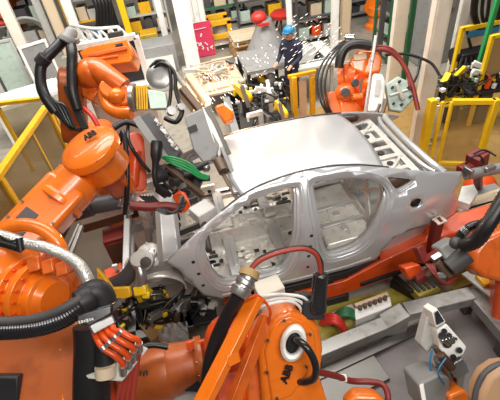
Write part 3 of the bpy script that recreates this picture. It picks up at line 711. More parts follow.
mb = MB(); mb.bar(D(90, 330, 2.04), D(113, 318, 2.1), .05, .1, TOCAM); mb.build('clamp_bracket', 'steel', t, .008)
mb = MB(); mb.tube([D(92, 325, 2.2), D(93, 345, 2.2), D(92, 380, 2.2), D(92, 410, 2.2)], .10, 20); mb.lathe(D(104, 332, 2.1), D(106, 372, 2.1)-D(104, 332, 2.1), [(0, .045), (.1, .05), (.16, .055), (.22, .05)], 18); mb.build('cable_trunk', 'black', t)
mb = MB(); mb.lathe(D(105, 366, 2.06), D(106, 376, 2.06)-D(105, 366, 2.06), [(0, .052), (.055, .052)], 20); mb.build('collar', 'beige', t)
pl = MB(); pl.prism([D(85, 376, 2.06), D(112, 366, 2.1), D(139, 345, 2.14), D(148, 349, 2.12), D(122, 382, 2.05), D(88, 379, 2.05)], fw*.015); pl.build('connector_plate', 'lgrey', t, .006)
for k in range(4):
    u = 94+k*6; v0 = 331-k*2.5; eu = 123+k*5.3; ev = 371-k*7.6
    mb = MB(); mb.tube([D(u-2, v0-6, 2.1), D(u+2, v0+6, 2.04), D(u+9, v0+17-k*3, 2.0), D(eu-8, ev-15+k*1.5, 2.0), D(eu-1, ev-8, 2.03), D(eu, ev, 2.06)], .0155, 12); h = mb.build('power_cable', 'redor', t)
    mb = MB(); e0, e1 = D(eu-.2, ev-5, 2.04), D(eu+.2, ev+3, 2.07); mb.cyl(e0, e1, .02, n=14); m0 = D(u+8, v0+15.5-k*3, 2.0); mb.cyl(m0, D(u+11, v0+19-k*3, 2.0), .0185, n=12); mb.build('cable_gland', 'steel', h)
mb = MB()
for k in range(4): u = 123+k*5.3; mb.tube([D(u, 376-k*7.6, 2.1), D(u-3, 388-k*6, 2.12), D(u-8, 410, 2.15)], .015, 10)
mb.build('lower_cable', 'hosered', t)

# ---- foreground robot at bottom centre
t = thing('welding_robot', 'orange robot at bottom centre, rounded housing with a white ring and black lettering', 'robot', (1.15, -1.4, 0))
d0 = 2.45
face = [D(258, 352, d0), D(264, 330, d0), D(276, 316, d0), D(290, 311, d0), D(306, 316, d0+.03), D(320, 328, d0+.06), D(323, 350, d0+.06), D(320, 378, d0+.03), D(330, 410, d0), D(262, 410, d0)]
mb = MB(); mb.prism(face, fw*.34); hs = mb.build('housing', 'orange', t, .028, seg=4)
inner_f = [D(264, 352, d0-.01), D(269, 333, d0-.01), D(279, 320, d0-.01), D(290, 316, d0-.01), D(304, 321, d0+.01), D(315, 332, d0+.03), D(316, 352, d0+.03), D(306, 376, d0), D(292, 396, d0-.02), D(272, 404, d0-.02)]
mb = MB(); mb.prism(inner_f, fw*.05); cov = mb.build('cover_plate', 'orange', t, .014, seg=3)
rc = D(293, 342, d0-.03); rx = (UP*.95+RT*.25).normalized(); ry = rx.cross(TOCAM)
mb = MB(); vs = []; fs = []; n = 32
for k, (r, h) in enumerate(((1, .0), (.98, .03), (.8, .045), (.62, .035), (.58, -.02))):
    for i in range(n): a = 2*pi*i/n; vs.append(rc+rx*(.112*r*cos(a))+ry*(.076*r*sin(a))+TOCAM*h)
for k in range(4):
    for i in range(n): fs.append((k*n+i, k*n+(i+1) % n, (k+1)*n+(i+1) % n, (k+1)*n+i))
mb.add(vs, fs); mb.build('ring_grommet', 'white', cov)
mb = MB(); mb.add([rc+rx*(.066*cos(2*pi*i/n))+ry*(.04*sin(2*pi*i/n))+TOCAM*.012 for i in range(n)], [tuple(range(n))]); mb.build('cable_hole', 'dark', cov, solid=.004)
mb = MB(); mb.tube([D(292, 341, 2.46), D(297, 340, 2.36), D(306, 347, 2.3), D(313, 358, 2.3), D(316, 370, 2.32), D(313, 379, 2.36), D(304, 382, 2.42), D(298, 381, 2.47)], .022, 12, 8); mb.build('cable', 'black2', t)
lettering('ABB', .064, cov, D(287, 374, d0-.028), D(291, 364, d0)-D(283, 385, d0), D(277, 372, d0)-D(290, 376, d0), 'black', .004, 'lettering', 'black lettering')
mb = MB()
for (u, v) in ((268, 340), (267, 372), (310, 334), (284, 320), (277, 398), (306, 366)): p = D(u, v, d0-.02); mb.cyl(p, p+TOCAM*.02, .009, n=8)
mb.build('bolt', 'dsteel', cov)
mb = MB(); mb.prism([D(244, 346, 2.55), D(258, 330, 2.55), D(270, 318, 2.6), D(268, 410, 2.5), D(246, 410, 2.5)], fw*.3); mb.build('side_housing', 'orange2', t, .025, seg=3)
mb = MB()
for (u, v) in ((249, 352), (248, 375), (250, 395)): p = D(u, v, 2.53); mb.box(p, (.03, .05, .03), RT, TOCAM)
mb.build('latch', 'redor', t, .004)
mb = MB(); mb.bar(D(256, 297, 2.35), D(199, 410, 2.1), .05, .10, TOCAM+RT*.7-UP*.2); mb.build('side_bar', 'orange', t, .006)
mb = MB(); mb.bar(D(266, 317, 2.42), D(231, 408, 2.2), .075, .05, TOCAM+RT*.6-UP*.3); mb.build('side_bar', 'orange2', t, .004)
mb = MB(); mb.prism([D(226, 357, 2.15), D(238, 352, 2.2), D(241, 362, 2.2), D(229, 368, 2.15)], fw*.06); mb.build('bar_clip', 'orange', t, .006)
mb = MB(); mb.ell(D(228, 345, 2.7), (.16, .2, .2)); mb.link(D(232, 340, 2.75), .14, D(240, 405, 2.6), .14, RT, .2); mb.build('inner_arm', 'redor', t, .03)
mb = MB()
for k in (0, 1.7, 3.9): mb.tube([D(243+k*1.2, 320-k*1.5, 2.5-.02*(k%2)), D(254, 311-k*2.6, 2.48), D(270, 304-k*2.3, 2.46-.03*(k%2)), D(288, 301-k*1.6, 2.46), D(299+k*1.6, 306-k*1.9, 2.5), D(303+k*1.9, 316-k*1.2, 2.55)], .0095, 8)
mb.build('air_hose', 'white', t)
mb = MB(); mb.tube([D(244, 300, 2.3), D(258, 296, 2.32), D(270, 310, 2.35), D(268, 325, 2.4)], .009, 8); mb.build('thin_wire', 'redor', t)
mb = MB(); mb.tube([D(244, 286, 2.32), D(234, 304, 2.34), D(223, 325, 2.38), D(215, 345, 2.4), D(209, 370, 2.4), D(206, 412, 2.4)], .044, 16, 8); mb.build('power_hose', 'black', t)
mb = MB(); mb.lathe(D(238, 296, 2.3), D(252, 270, 2.34)-D(238, 296, 2.3), [(0, .052), (.02, .06), (.05, .062), (.052, .052), (.07, .052), (.072, .06), (.10, .06), (.102, .05), (.15, .048), (.16, .04)], 24); cp = mb.build('hose_coupling', 'steel', t, .003)
mb = MB(); mb.lathe(D(248, 277, 2.32), D(252, 268, 2.34)-D(248, 277, 2.32), [(0, .06), (.045, .056), (.05, .03)], 20); mb.build('coupling_nut', 'tan', cp)
mb = MB(); mb.tube([D(251, 270, 2.34), D(258, 262, 2.34), D(272, 255, 2.34), D(288, 250.5, 2.36), D(304, 249, 2.38), D(315, 254, 2.4), D(319.5, 264, 2.42), D(320.5, 278, 2.44)], .014, 12); mb.build('red_hose', 'hosered', t)
mb = MB(); mb.tube([D(250, 268, 2.35), D(258, 259, 2.36), D(274, 251, 2.36), D(300, 246.5, 2.4), D(314, 250, 2.42), D(322, 262, 2.44), D(322, 278, 2.45)], .008, 8); mb.build('thin_wire', 'dark', t)
mb = MB(); mb.lathe(D(321, 273, 2.43), D(318, 306, 2.5)-D(321, 273, 2.43), [(0, .03), (.01, .048), (.20, .048), (.21, .055), (.26, .055)], 20); mb.build('connector', 'black2', t, .003)
mb = MB(); mb.box(D(312, 308, 2.55), (.14, .12, .12), RT, TOCAM); mb.box(D(303, 302, 2.6), (.1, .12, .1), RT, TOCAM); mb.build('junction_box', 'dark', t, .01)
mb = MB(); mb.lathe((1.15, -1.2, 0), (0, 0, 1), [(0, .4), (.2, .4), (.25, .28), (1.2, .26)], 28); mb.build('base', 'orange2', t, .02)

# ---- forearm lying between them
t = thing('robot_forearm', 'orange cylindrical robot forearm lying between the two foreground robots at the bottom edge', 'robot arm', tuple(D(170, 375, 2.9)))
p, q = D(150, 375, 2.9), D(196, 363, 2.95); a = (q-p).normalized()
mb = MB(); mb.lathe(p, a, [(-.24, .06), (-.2, .15), (-.12, .185), (.02, .19), (.05, .20), (.14, .20), (.16, .185), (.33, .165), (.36, .185), (.40, .185), (.41, .14)], 40); fa = mb.build('forearm_tube', 'orange_shaded', t, .004)
bolts(p+a*.36, -a, .175, 12, .01, .012).build('bolt', 'dsteel', fa)
mb = MB(); mb.tube([D(128, 362, 2.72), D(138, 350, 2.72), D(152, 345, 2.74), D(168, 347, 2.76)], .022, 10); mb.build('cable', 'black', t)
mb = MB(); mb.box(D(190, 345, 2.82), (.05, .06, .05), a, TOCAM); mb.box(D(203, 348, 2.9), (.06, .12, .05), a, TOCAM); mb.build('bracket', 'redor', t, .006)
mb = MB(); mb.link(D(136, 378, 2.95), .16, D(118, 400, 3.1), .15, TOCAM, .24); mb.build('elbow', 'redor', t, .03)
for k, (du, dv) in enumerate(((0, 0), (3, .6), (5.5, -.4))):
    mb = MB(); c = D(141+du, 373+dv, 2.705); mb.bar(c-UP*.018+RT*.006*(k-1), c+UP*.016, .008, .006, TOCAM); mb.build('worn_mark', 'dark', t, label='dark worn printed mark')
mb = MB(); mb.box(D(170, 402, 2.9), (.6, .3, .03), RT+UP*.25, TOCAM+UP); tag(mb.build('guard_plate', 'lgrey', None, .004), 'pale grey sheet plate under the lying orange forearm at the bottom edge', 'plate')
mb = MB(); mb.box(D(206, 382, 2.85), (.1, .3, .1), UP, TOCAM); tag(mb.build('motor_block', 'dark', None, .015), 'dark motor block at the flange end of the lying orange forearm', 'motor')
# ================================================================ ROBOT BEHIND THE CAR (middle)
t = thing('welding_robot', 'orange robot behind the far side of the roof with black hose arch and red hose', 'robot', (3.3, 2.9, 0))
d6 = 6.5
def P6(u, v, k=0): return D(u, v, d6+k)
mb = MB(); mb.prism([P6(327, 92), P6(336, 90), P6(346, 120), P6(348, 140), P6(332, 140)], fw*.4); mb.build('base_plate', 'orange2', t, .03)
mb = MB(); mb.prism([P6(340, 100), P6(352, 98), P6(378, 112), P6(378, 140), P6(342, 140)], fw*.5); mb.lathe((P6(352, 100).x+.1, P6(352, 100).y+.35, 0), (0, 0, 1), [(0, .5), (.2, .5), (.3, .4), (1.0, .36)], 28); mb.build('base', 'orange', t, .03)
mb = MB(); mb.ell(P6(350, 76, .05), (.21, .2, .2)); mb.ell(P6(346, 92, .0), (.18, .18, .15)); mb.ell(P6(360, 92, .0), (.17, .17, .13)); mb.lathe(P6(341, 78, .1), RT+TOCAM*.6, [(0, .2), (.1, .21), (.12, .17), (.28, .16), (.30, .12)], 28); mb.build('turret', 'orange2', t)
mb = MB(); mb.link(P6(358, 84, -.05), .15, P6(368, 102, -.02), .13, TOCAM+RT*.4, .22); mb.build('lower_arm', 'redor', t, .03)
mb = MB(); mb.prism([P6(350, 60, -.2), P6(358, 49, -.2), P6(377, 50, -.2), P6(383, 58, -.2), P6(381, 72, -.15), P6(366, 75, -.15), P6(352, 70, -.15)], fw*.35); tc = mb.build('upper_arm', 'orange', t, .04, seg=3)
mb = MB(); mb.box(P6(360, 57, -.21), (.2, .1, .03), RT+UP*.1, TOCAM); mb.build('label_plate', 'beige', tc, .006)
mb = MB(); mb.ell(P6(369, 84, -.12), .1); mb.cyl(P6(352, 97, -.2), P6(362, 96, -.2), .05); mb.build('motor', 'orange', t)
mb = MB(); mb.cyl(P6(354, 83, -.3), P6(356, 83, -.36), .06); mb.cyl(P6(345, 92, -.22), P6(346, 93, -.3), .07); mb.bar(P6(362, 78, -.3), P6(360, 92, -.3), .03); mb.build('joint_cap', 'dgrey', t, .006)
mb = MB(); mb.tube([P6(371, 46, -.3), P6(358, 44, -.3), P6(347, 47, -.28), P6(341, 56, -.25), P6(339, 68, -.2)], .075, 14, 8, .035); mb.build('dress_hose', 'black', t)
mb = MB(); mb.lathe(P6(344, 38, -.2), RT, [(0, .05), (.02, .07), (.14, .07), (.16, .05)], 18); mb.build('hose_clamp', 'chrome', t)
mb = MB()
for k in range(3): mb.tube([P6(348+k, 38+k, -.15), P6(333+k*3, 50, -.1), P6(321+k*4, 66, -.1), P6(317+k*4, 84, -.1), P6(321+k*3, 102, -.1), P6(329+k*2, 116, 0)], .017, 10)
mb.build('dress_cable', 'black', t)
mb = MB(); mb.tube([P6(372, 50, -.3), P6(386, 50, -.32), P6(398, 58, -.3), P6(407, 71, -.3), P6(413, 88, -.3), P6(418, 110, -.3)], .036, 12); mb.tube([P6(374, 46, -.3), P6(390, 48, -.32), P6(402, 60, -.3), P6(408, 76, -.3), P6(410, 90, -.3)], .02, 10); mb.build('hose', 'maroon', t)
mb = MB(); mb.bar(P6(376, 36, -.35), P6(372, 62, -.36), .05, .07); mb.bar(P6(372, 62, -.36), P6(362, 132, -.5), .035, .05); mb.build('guide_rod', 'galv', t, .008)
# gun of that robot
g = thing('spot_weld_gun', 'spot welding gun with white box and pale green plate behind the roof', 'welding gun', tuple(P6(385, 95)), 'spot welding guns')
mb = MB(); mb.prism([P6(374, 73, -.45), P6(383, 74, -.42), P6(386, 82, -.42), P6(382, 112, -.45), P6(368, 111, -.48)], fw*.22); b_ = mb.build('transformer_box', 'white', g, .025, seg=3)
mb = MB(); mb.prism([P6(376, 80, -.46), P6(381, 80, -.46), P6(379, 96, -.46), P6(374, 96, -.47)], -fw*.008); mb.build('cover', 'lgrey', b_, .003)
mb = MB(); mb.prism([P6(386, 84, -.3), P6(398, 76, -.28), P6(411, 82, -.28), P6(415, 98, -.28), P6(402, 112, -.3), P6(390, 110, -.32)], fw*.1); pl = mb.build('gun_plate', 'pgreen', g, .02)
mb = MB()
for (u, v) in ((392, 88), (399, 82), (408, 88), (410, 97), (401, 105), (393, 104), (400, 94)): p = P6(u, v, -.3); mb.cyl(p-fw*.0, p-fw*.04, .022, n=10)
mb.build('bolt', 'dark', pl)
mb = MB(); mb.bar(P6(396, 84, -.36), P6(404, 100, -.36), .05, .05); mb.bar(P6(390, 96, -.36), P6(408, 90, -.36), .04, .04); mb.build('gun_bracket', 'lgrey', g, .008)
mb = MB(); mb.bar(P6(386, 100, -.4), P6(375, 136, -.5), .06, .05); mb.bar(P6(380, 104, -.45), P6(368, 134, -.5), .04, .05); mb.build('gun_arm', 'brown', g, .01)
mb = MB(); mb.tube([P6(385, 55, -.2), P6(404, 54, -.2), P6(420, 58, -.2), P6(432, 64, -.2), P6(440, 76, -.2)], .022, 10); mb.tube([P6(420, 58, -.2), P6(418, 72, -.2), P6(414, 82, -.22)], .02, 8); mb.build('cable', 'black', g)

# ================================================================ RIGHT EDGE
t = thing('welding_robot', 'orange robot body at the right edge beside the car tail with black ribbed hose', 'robot', tuple(Z(500, 300, 0)))
d7 = 4.0
mb = MB(); mb.prism([D(474, 252, d7), D(484, 238, d7), D(530, 218, d7), D(530, 290, d7), D(484, 278, d7), D(474, 270, d7)], fw*.3); mb.build('upper_arm', 'orange2', t, .05, seg=4)
mb = MB(); mb.link(D(515, 255, 4.2), .25, D(530, 300, 4.4), .3, RT+TOCAM*.4, .4); mb.lathe(tuple(Z(520, 320, 0)+V((1.0, .45, 0))), (0, 0, 1), [(0, .4), (.3, .4), (.5, .3), (.8, .28)], 28); mb.build('base', 'redor', t, .04)
mb = MB(); mb.tube([D(512, 186, 3.5), D(497, 210, 3.5), D(486, 228, 3.52), D(476, 241, 3.6), D(462, 246, 3.7)], .068, 14, 8, .035); mb.build('dress_hose', 'black', t)
mb = MB(); mb.tube([D(457, 246, 3.8), D(462, 233, 3.75), D(474, 225, 3.7), D(486, 224, 3.7)], .04, 12); mb.build('dress_hose', 'black2', t)
mb = MB(); mb.cyl(D(463, 233, 3.74), D(468, 229, 3.72), .048, n=16); mb.build('hose_ring', 'chrome', t)
mb = MB(); mb.cyl(D(449, 268, 3.9), D(468, 254, 3.85), .085, n=22); mb.ell(D(456, 243, 3.75), .06); mb.build('motor', 'dgrey', t, .012)
mb = MB(); mb.prism([D(439, 248, 3.95), D(455, 238, 3.95), D(462, 247, 3.9), D(446, 261, 3.9)], fw*.2); mb.build('gearbox', 'grey', t, .02)
mb = MB()
for k in range(3): mb.tube([D(476, 226-k, 3.6), D(488, 219-k*2, 3.6), D(500, 206-k*2, 3.55), D(515, 196, 3.5)], .014, 8)
mb.build('cable', 'dark', t)
t = thing('spot_weld_gun', 'maroon and steel welding gun reaching under the car tail from the right-edge robot', 'welding gun', tuple(D(430, 268, 4.1)), 'spot welding guns')
mb = MB(); mb.bar(D(446, 262, 4.0), D(418, 280, 4.2), .09, .08); mb.bar(D(440, 252, 4.0), D(424, 262, 4.1), .08, .07); mb.bar(D(418, 246, 4.1), D(424, 262, 4.1), .09, .09); mb.build('gun_arm', 'maroon', t, .012)
mb = MB(); mb.prism([D(404, 268, 4.3), D(420, 264, 4.3), D(424, 272, 4.3), D(410, 281, 4.3)], fw*.2); mb.build('cylinder_block', 'redor', t, .02)
mb = MB(); mb.cyl(D(430, 272, 4.0), D(448, 288, 4.0), .06, n=18); mb.cyl(D(436, 262, 3.95), D(450, 276, 3.95), .045, n=16); mb.build('actuator', 'brown', t, .006)
mb = MB(); mb.bar(D(432, 260, 3.98), D(446, 252, 3.98), .06); mb.box(D(440, 275, 3.95), (.1, .06, .06), RT, TOCAM); mb.build('bracket', 'steel', t, .006)
mb = MB(); rng = random.Random(8)
for k in range(5): mb.tube([D(426+k*2, 264, 3.95), D(434+k, 274+k, 3.88), D(444+k, 284, 3.9), D(452+k, 278, 3.95)], .01, 8)
mb.build('wire', 'maroon', t)
t = thing('fixture_clamp', 'dark steel fixture clamp on the olive plate at the foot of the maroon post', 'clamp', tuple(D(410, 285, 4.6)))
mb = MB(); mb.bar(Z(392, 282, .1), Z(418, 296, .15), .1, .12); mb.bar(Z(394, 276, .25), Z(412, 292, .3), .06); mb.bar(Z(416, 300, .1), Z(444, 284, .2), .08, .06); mb.build('clamp_arm', 'dark', t, .01)
mb = MB(); mb.box(Z(424, 288, .25), (.34, .2, .12), (1, .2, 0)); mb.build('body', 'olive', t, .01)
mb = MB()
for k in range(5): c = Z(414+k*5, 286-k*1.5, .32); mb.box(c, (.04, .2, .03), (1, .2, 0))
mb.build('slat', 'dgrey', t, .003)
mb = MB(); mb.prism([Z(461, 275, .5), Z(470, 271, .5), Z(512, 292, .5), Z(530, 312, .5), Z(500, 306, .5)], (0, 0, .03)); tag(mb.build('guard_sheet', 'lgrey', None, .006), 'pale grey sheet metal guard at the right edge beneath the orange robot', 'sheet')
mb = MB(); mb.box(Z(484, 280, .56), (.12, .16, .06)); tag(mb.build('sensor_block', 'yellow', None, .01), 'small yellow block lying on the pale sheet guard at the right edge', 'block')

t = thing('floor_clamp_unit', 'red clamp unit with grey tube standing right of the car tail', 'clamp', tuple(Z(478, 196, 0)))
c = Z(478, 195, .35)
mb = MB(); mb.lathe(Z(477, 197, 0), (0, 0, 1), [(0, .2), (.05, .24), (.25, .24), (.36, .18), (.42, .08)], 24); mb.build('base', 'redor', t, .006)
mb = MB(); mb.box(D(477, 160, 5.2), (.2, .2, .22), (1, .3, .2)); mb.box(D(466, 168, 5.2), (.2, .14, .1), (1, .2, 0)); mb.bar(D(478, 165, 5.25), Z(478, 190, .3), .1); mb.build('head', 'maroon', t, .015)
mb = MB(); mb.tube([D(465, 175, 5.1), D(480, 172, 5.1), D(510, 166, 5.1)], .07, 16); mb.build('tube', 'grey', t)
mb = MB(); mb.box(D(468, 172, 5.05), (.05, .14, .12), (1, .2, 0)); mb.box(D(490, 168, 5.0), (.14, .06, .05), (1, .1, 0)); mb.build('bracket', 'steel', t, .008)
mb = MB(); mb.tube([D(466, 164, 5.1), D(472, 157, 5.0), D(480, 156, 5.0), D(484, 163, 5.05)], .012, 8); mb.tube([D(474, 154, 5.1), D(484, 150, 5.1), D(496, 156, 5.1)], .012, 8); mb.build('cable', 'dark', t)
mb = MB(); mb.prism([Z(458, 200, .8), Z(462, 186, .8), Z(474, 184, .8), Z(478, 192, .8), Z(470, 204, .8)], (0, 0, -.12)); tag(mb.build('panel_bracket', 'white', None, .01), 'white angular bracket close behind the tail corner of the car body', 'bracket')
mb = MB()
for k in range(6): a_, b_ = Z(456+k*4, 216-k*3.4, .5), Z(500+k*3, 204-k*3.6, .5); mb.bar(a_, b_, .085, .03)
t = thing('slatted_rack', 'pale slatted rack lying at the right edge behind the orange beam', 'rack', tuple(Z(480, 205, .5)))
mb.build('slats', 'beige', t, .004)
mb = MB(); a_, b_ = Z(458, 214, .42), Z(478, 196, .42); mb.bar(a_, b_, .08, .1); a_, b_ = Z(500, 201, .42), Z(512, 186, .42); mb.bar(a_, b_, .08, .1); mb.box(Z(485, 205, .2), (.5, .4, .4)); mb.build('bearer', 'grey', t, .004)

# gun standing at lower right
t = thing('spot_weld_gun', 'bare metal welding gun head standing on the mauve deck at lower right', 'welding gun', tuple(Z(450, 395, .06)), 'spot welding guns')
mb = MB(); mb.prism([D(420, 345, 3.1), D(430, 308, 3.1), D(436, 311, 3.1), D(434, 346, 3.1), D(428, 354, 3.1)], fw*.12); mb.build('slab', 'lgrey', t, .012)
mb = MB(); mb.prism([D(432, 312, 3.0), D(437, 308, 3.02), D(446, 322, 3.02), D(436, 328, 3.0)], fw*.16); mb.build('square_tube', 'white', t, .006)
mb = MB(); mb.prism([D(434.5, 313, 2.995), D(437.5, 310.5, 3.015), D(444, 321, 3.015), D(436.5, 325, 2.995)], -fw*.006); mb.build('tube_mouth', 'dark', t)
mb = MB(); mb.prism([D(437, 330, 3.0), D(447, 324, 3.0), D(467, 347, 3.02), D(464, 355, 3.0), D(452, 361, 3.0), D(440, 350, 3.0)], fw*.14); bl = mb.build('machined_block', 'white', t, .012)
mb = MB()
for (u, v, r) in ((442, 336, .03), (447, 343, .035), (452, 341, .02), (459, 350, .022), (453, 357, .022), (444, 331, .02), (449, 335, .018)): p = D(u, v, 2.99); mb.cyl(p, p-fw*.012, r, n=14)
mb.build('bore', 'dark', bl)
mb = MB()
for k in range(4): a_, b_ = D(441+k*3.5, 340-k*1, 2.97), D(449+k*2.5, 345-k*2, 2.97); mb.bar(a_, b_, .02, .03, TOCAM)
mb.build('cooling_fitting', 'chrome', bl, .003)
mb = MB(); mb.cyl(D(440, 354, 3.0), D(452, 368, 3.02), .035, n=18); mb.cyl(D(435, 346, 3.05), D(444, 362, 3.05), .025, n=16); mb.build('cylinder', 'brown', t, .006)
mb = MB(); mb.prism([D(455, 362, 3.0), D(463, 358, 3.0), D(470, 372, 3.0), D(458, 380, 3.0), D(450, 372, 3.0)], fw*.06); mb.cyl(D(440, 358, 3.1), D(452, 392, 3.2), .05); mb.bar(D(462, 362, 3.05), D(456, 396, 3.2), .06); mb.build('bracket', 'steel', t, .008)
mb = MB(); mb.prism([D(418, 384, 2.95), D(438, 376, 2.95), D(450, 378, 2.97), D(452, 412, 2.95), D(424, 414, 2.9)], fw*.3); tb = mb.build('control_box', 'grey', t, .015)
mb = MB(); mb.prism([D(419, 385, 2.94), D(423, 383, 2.94), D(428, 413, 2.88), D(424, 414, 2.88)], -fw*.01); mb.build('box_edge', 'white', tb, .003)
mb = MB(); mb.prism([D(449, 396, 2.9), D(464, 390, 2.92), D(471, 396, 2.92), D(472, 412, 2.9), D(452, 412, 2.88)], fw*.2); mb.build('flange_cover', 'orange', t, .02)
mb = MB(); mb.cyl(D(445, 395, 3.2), Z(448, 400, .06), .07); mb.lathe(Z(448, 400, .06), (0, 0, 1), [(0, .18), (.03, .18), (.04, .08)], 20); mb.build('stand', 'dsteel', t)
mb = MB(); mb.tube([D(432, 350, 3.05), D(430, 366, 3.05), D(434, 380, 3.05)], .007, 8); mb.tube([D(446, 358, 2.95), D(438, 372, 2.93), D(444, 384, 2.95)], .006, 8); mb.build('hose', 'blue', t)
t = thing('robot_cover', 'tan rounded robot cover with dark edge strip in the bottom right corner', 'cover', tuple(D(500, 395, 2.2)))
mb = MB(); mb.prism([D(478, 412, 2.4), D(481, 392, 2.4), D(489, 376, 2.4), D(502, 367, 2.4), D(530, 364, 2.4), D(530, 420, 2.4)], fw*.16); mb.build('shell', 'rtan', t, .04, seg=4)
mb = MB(); mb.tube([D(473, 414, 2.44), D(476, 391, 2.44), D(484, 374, 2.44), D(500, 364, 2.44), D(530, 360, 2.44)], .018, 10); mb.build('edge_strip', 'dgrey', t)
t = thing('junction_cable', 'dark red cable running over the deck to a round coil at the bottom edge', 'cable', tuple(D(350, 385, 2.6)))
mb = MB(); mb.tube([D(318, 372, 2.7), D(336, 376, 2.8), D(352, 381, 2.9), D(372, 382, 2.9), D(384, 386, 2.85), D(388, 398, 2.8), D(384, 412, 2.8)], .022, 10); mb.build('sheath', 'maroon', t)
mb = MB(); c = D(343, 378, 2.86); mb.box(c, (.05, .04, .05), RT, TOCAM); mb.build('tie', 'white', t, .004)
mb = MB(); mb.prism([D(346, 402, 2.6), D(356, 394, 2.6), D(378, 395, 2.6), D(388, 404, 2.6), D(386, 420, 2.6), D(346, 420, 2.6)], fw*.12); tag(mb.build('cable_cover', 'orange', None, .03, seg=3), 'orange rounded cover at the bottom edge beneath the dark red cable', 'cover')
# white tray with coloured parts on the olive plate
t = thing('parts_tray', 'white box tray on the olive plate right of the red and green hoses', 'tray', tuple(Z(372, 315, .05)))
mb = MB(); p = [Z(353, 309, .28), Z(390, 296, .28), Z(392, 306, .28), Z(356, 320, .28)]; mb.prism(p, (0, 0, -.2)); tr = mb.build('box', 'white', t, .01)
mb = MB()
for k in range(6): c = Z(360+k*5, 309-k*1.9, .30); mb.cyl(c, c+V((0, 0, .05)), .025, n=12)
mb.build('pin', 'brown', tr)
mb = MB(); mb.bar(Z(355, 306, .3), Z(388, 294, .3), .05, .04); mb.build('rail', 'beige', tr, .006)
t = thing('hose_bundle', 'red and green hose bundle on the olive plate beside the white tray', 'hoses', tuple(Z(340, 322, .05)))
mb = MB()
for k in range(3): mb.tube([Z(322, 318+k*3, .12), Z(334, 316+k*3, .3), Z(343, 325+k*2, .2), Z(345, 338, .1)], .035, 10)
mb.build('hose', 'red', t)
mb = MB()
for k in range(4): mb.tube([Z(336, 314+k*2, .2), Z(345, 309+k*2, .32), Z(354, 312+k*2, .25), Z(358, 318+k, .15)], .03, 10)
mb.build('hose', 'dgreen', t)
mb = MB(); mb.prism([Z(328, 316, .1), Z(352, 305, .1), Z(355, 312, .1), Z(332, 324, .1)], (0, 0, .04)); mb.build('backing_plate', 'white', t, .006)
t = thing('power_box', 'cream electrical box below the near sill under the red hose arch', 'electrical box', tuple(Z(272, 320, 0)))
pc = Y(270, 296, -.12); mb = MB(); mb.box((pc.x, pc.y, pc.z/2+.1), (.30, .22, pc.z+.2), (1, .15, 0)); mb.build('case', 'cream', t, .015)
mb = MB(); mb.box((pc.x, pc.y-.115, pc.z-.02), (.22, .008, .16), (1, .15, 0)); mb.build('cover', 'white', t, .003)

# ================================================================ CLAMPS AND FIXTURES AT THE CAR NOSE
def fixture(label, cat, loc, seed, size, mats, n=10, name='fixture_clamp', grp=None):
    """pneumatic clamp station: base plate, column, swing arms, cylinders, hoses"""
    r = random.Random(seed); t = thing(name, label, cat, loc, grp); x, y, z = loc; w, d, h = size
    mb = MB(); mb.box((x, y, z+.03), (w, d, .06), (1, r.uniform(-.2, .2), 0)); mb.build('base_plate', mats[0], t, .008)
    for i in range(max(1, n//4)):
        px, py = x+r.uniform(-.35, .35)*w, y+r.uniform(-.35, .35)*d; hh = h*r.uniform(.5, .9)
        mb = MB(); mb.box((px, py, z+hh/2), (.09*max(w, .5), .09*max(w, .5), hh)); mb.build('riser', mats[1], t, .008)
        a = r.uniform(0, 6.28); q = V((px+cos(a)*w*.3, py+sin(a)*d*.3, z+hh*1.12))
        mb = MB(); mb.bar((px, py, z+hh*.9), q, .07, .09); mb.bar(q, q-V((0, 0, .12)), .04); mb.build('clamp_arm', mats[2], t, .008)
        mb = MB(); b0 = V((px+cos(a+2)*.12, py+sin(a+2)*.12, z+hh*.25)); mb.cyl(b0, b0+V((.03, 0, hh*.5)), .045, n=16); mb.cyl(b0+V((.03, 0, hh*.5)), V((px, py, z+hh)), .014, n=10); mb.build('cylinder', mats[3], t)
    mb = MB()
    for i in range(n//2):
        p = [V((x+r.uniform(-.5, .5)*w, y+r.uniform(-.5, .5)*d, z+r.uniform(.05, .9)*h)) for _ in range(4)]; mb.tube(p, .014, 8)
    mb.build('air_hose', mats[4], t)
    mb = MB()
    for i in range(n//2):
        p = V((x+r.uniform(-.5, .5)*w, y+r.uniform(-.5, .5)*d, z+r.uniform(.2, .8)*h)); mb.box(p, (r.uniform(.04, .1), r.uniform(.04, .1), r.uniform(.03, .08)), (1, r.uniform(-1, 1), 0))
    mb.build('valve_block', mats[5], t, .006)
    return t
mm = ('dsteel', 'dark', 'steel', 'brown', 'black', 'yellow2')
f = Z(160, 312, .05)
fixture('clamp station with yellow valve blocks on the floor in front of the car nose', 'clamp', tuple(Z(165, 318, .3)), 11, (.7, .5, .45), mm, 14)
fixture('dark clamp station below the near A-pillar foot', 'clamp', tuple(Z(196, 312, .3)), 12, (.5, .45, .4), ('dark', 'dark', 'dsteel', 'steel', 'black', 'lgrey'), 12)
fixture('small clamp station with yellow blocks beside the four red power cables', 'clamp', tuple(Z(126, 322, .3)), 13, (.5, .4, .4), mm, 10)
fixture('steel clamp station directly left of the near A-pillar foot', 'clamp', tuple(Z(152, 295, .5)), 17, (.35, .4, .4), ('dsteel', 'steel', 'lgrey', 'brown', 'black', 'yellow2'), 9)
t = thing('robot_wrist', 'grey cast arm with a silver knuckle and yellow fitting at the car nose', 'robot wrist', tuple(D(138, 265, 4.0)))
mb = MB(); mb.tube([D(104, 288, 4.1), D(118, 284, 4.0), D(131, 272, 3.95), D(138, 258, 3.9)], (.085, .075), 16); mb.build('cast_arm', 'dgrey', t)
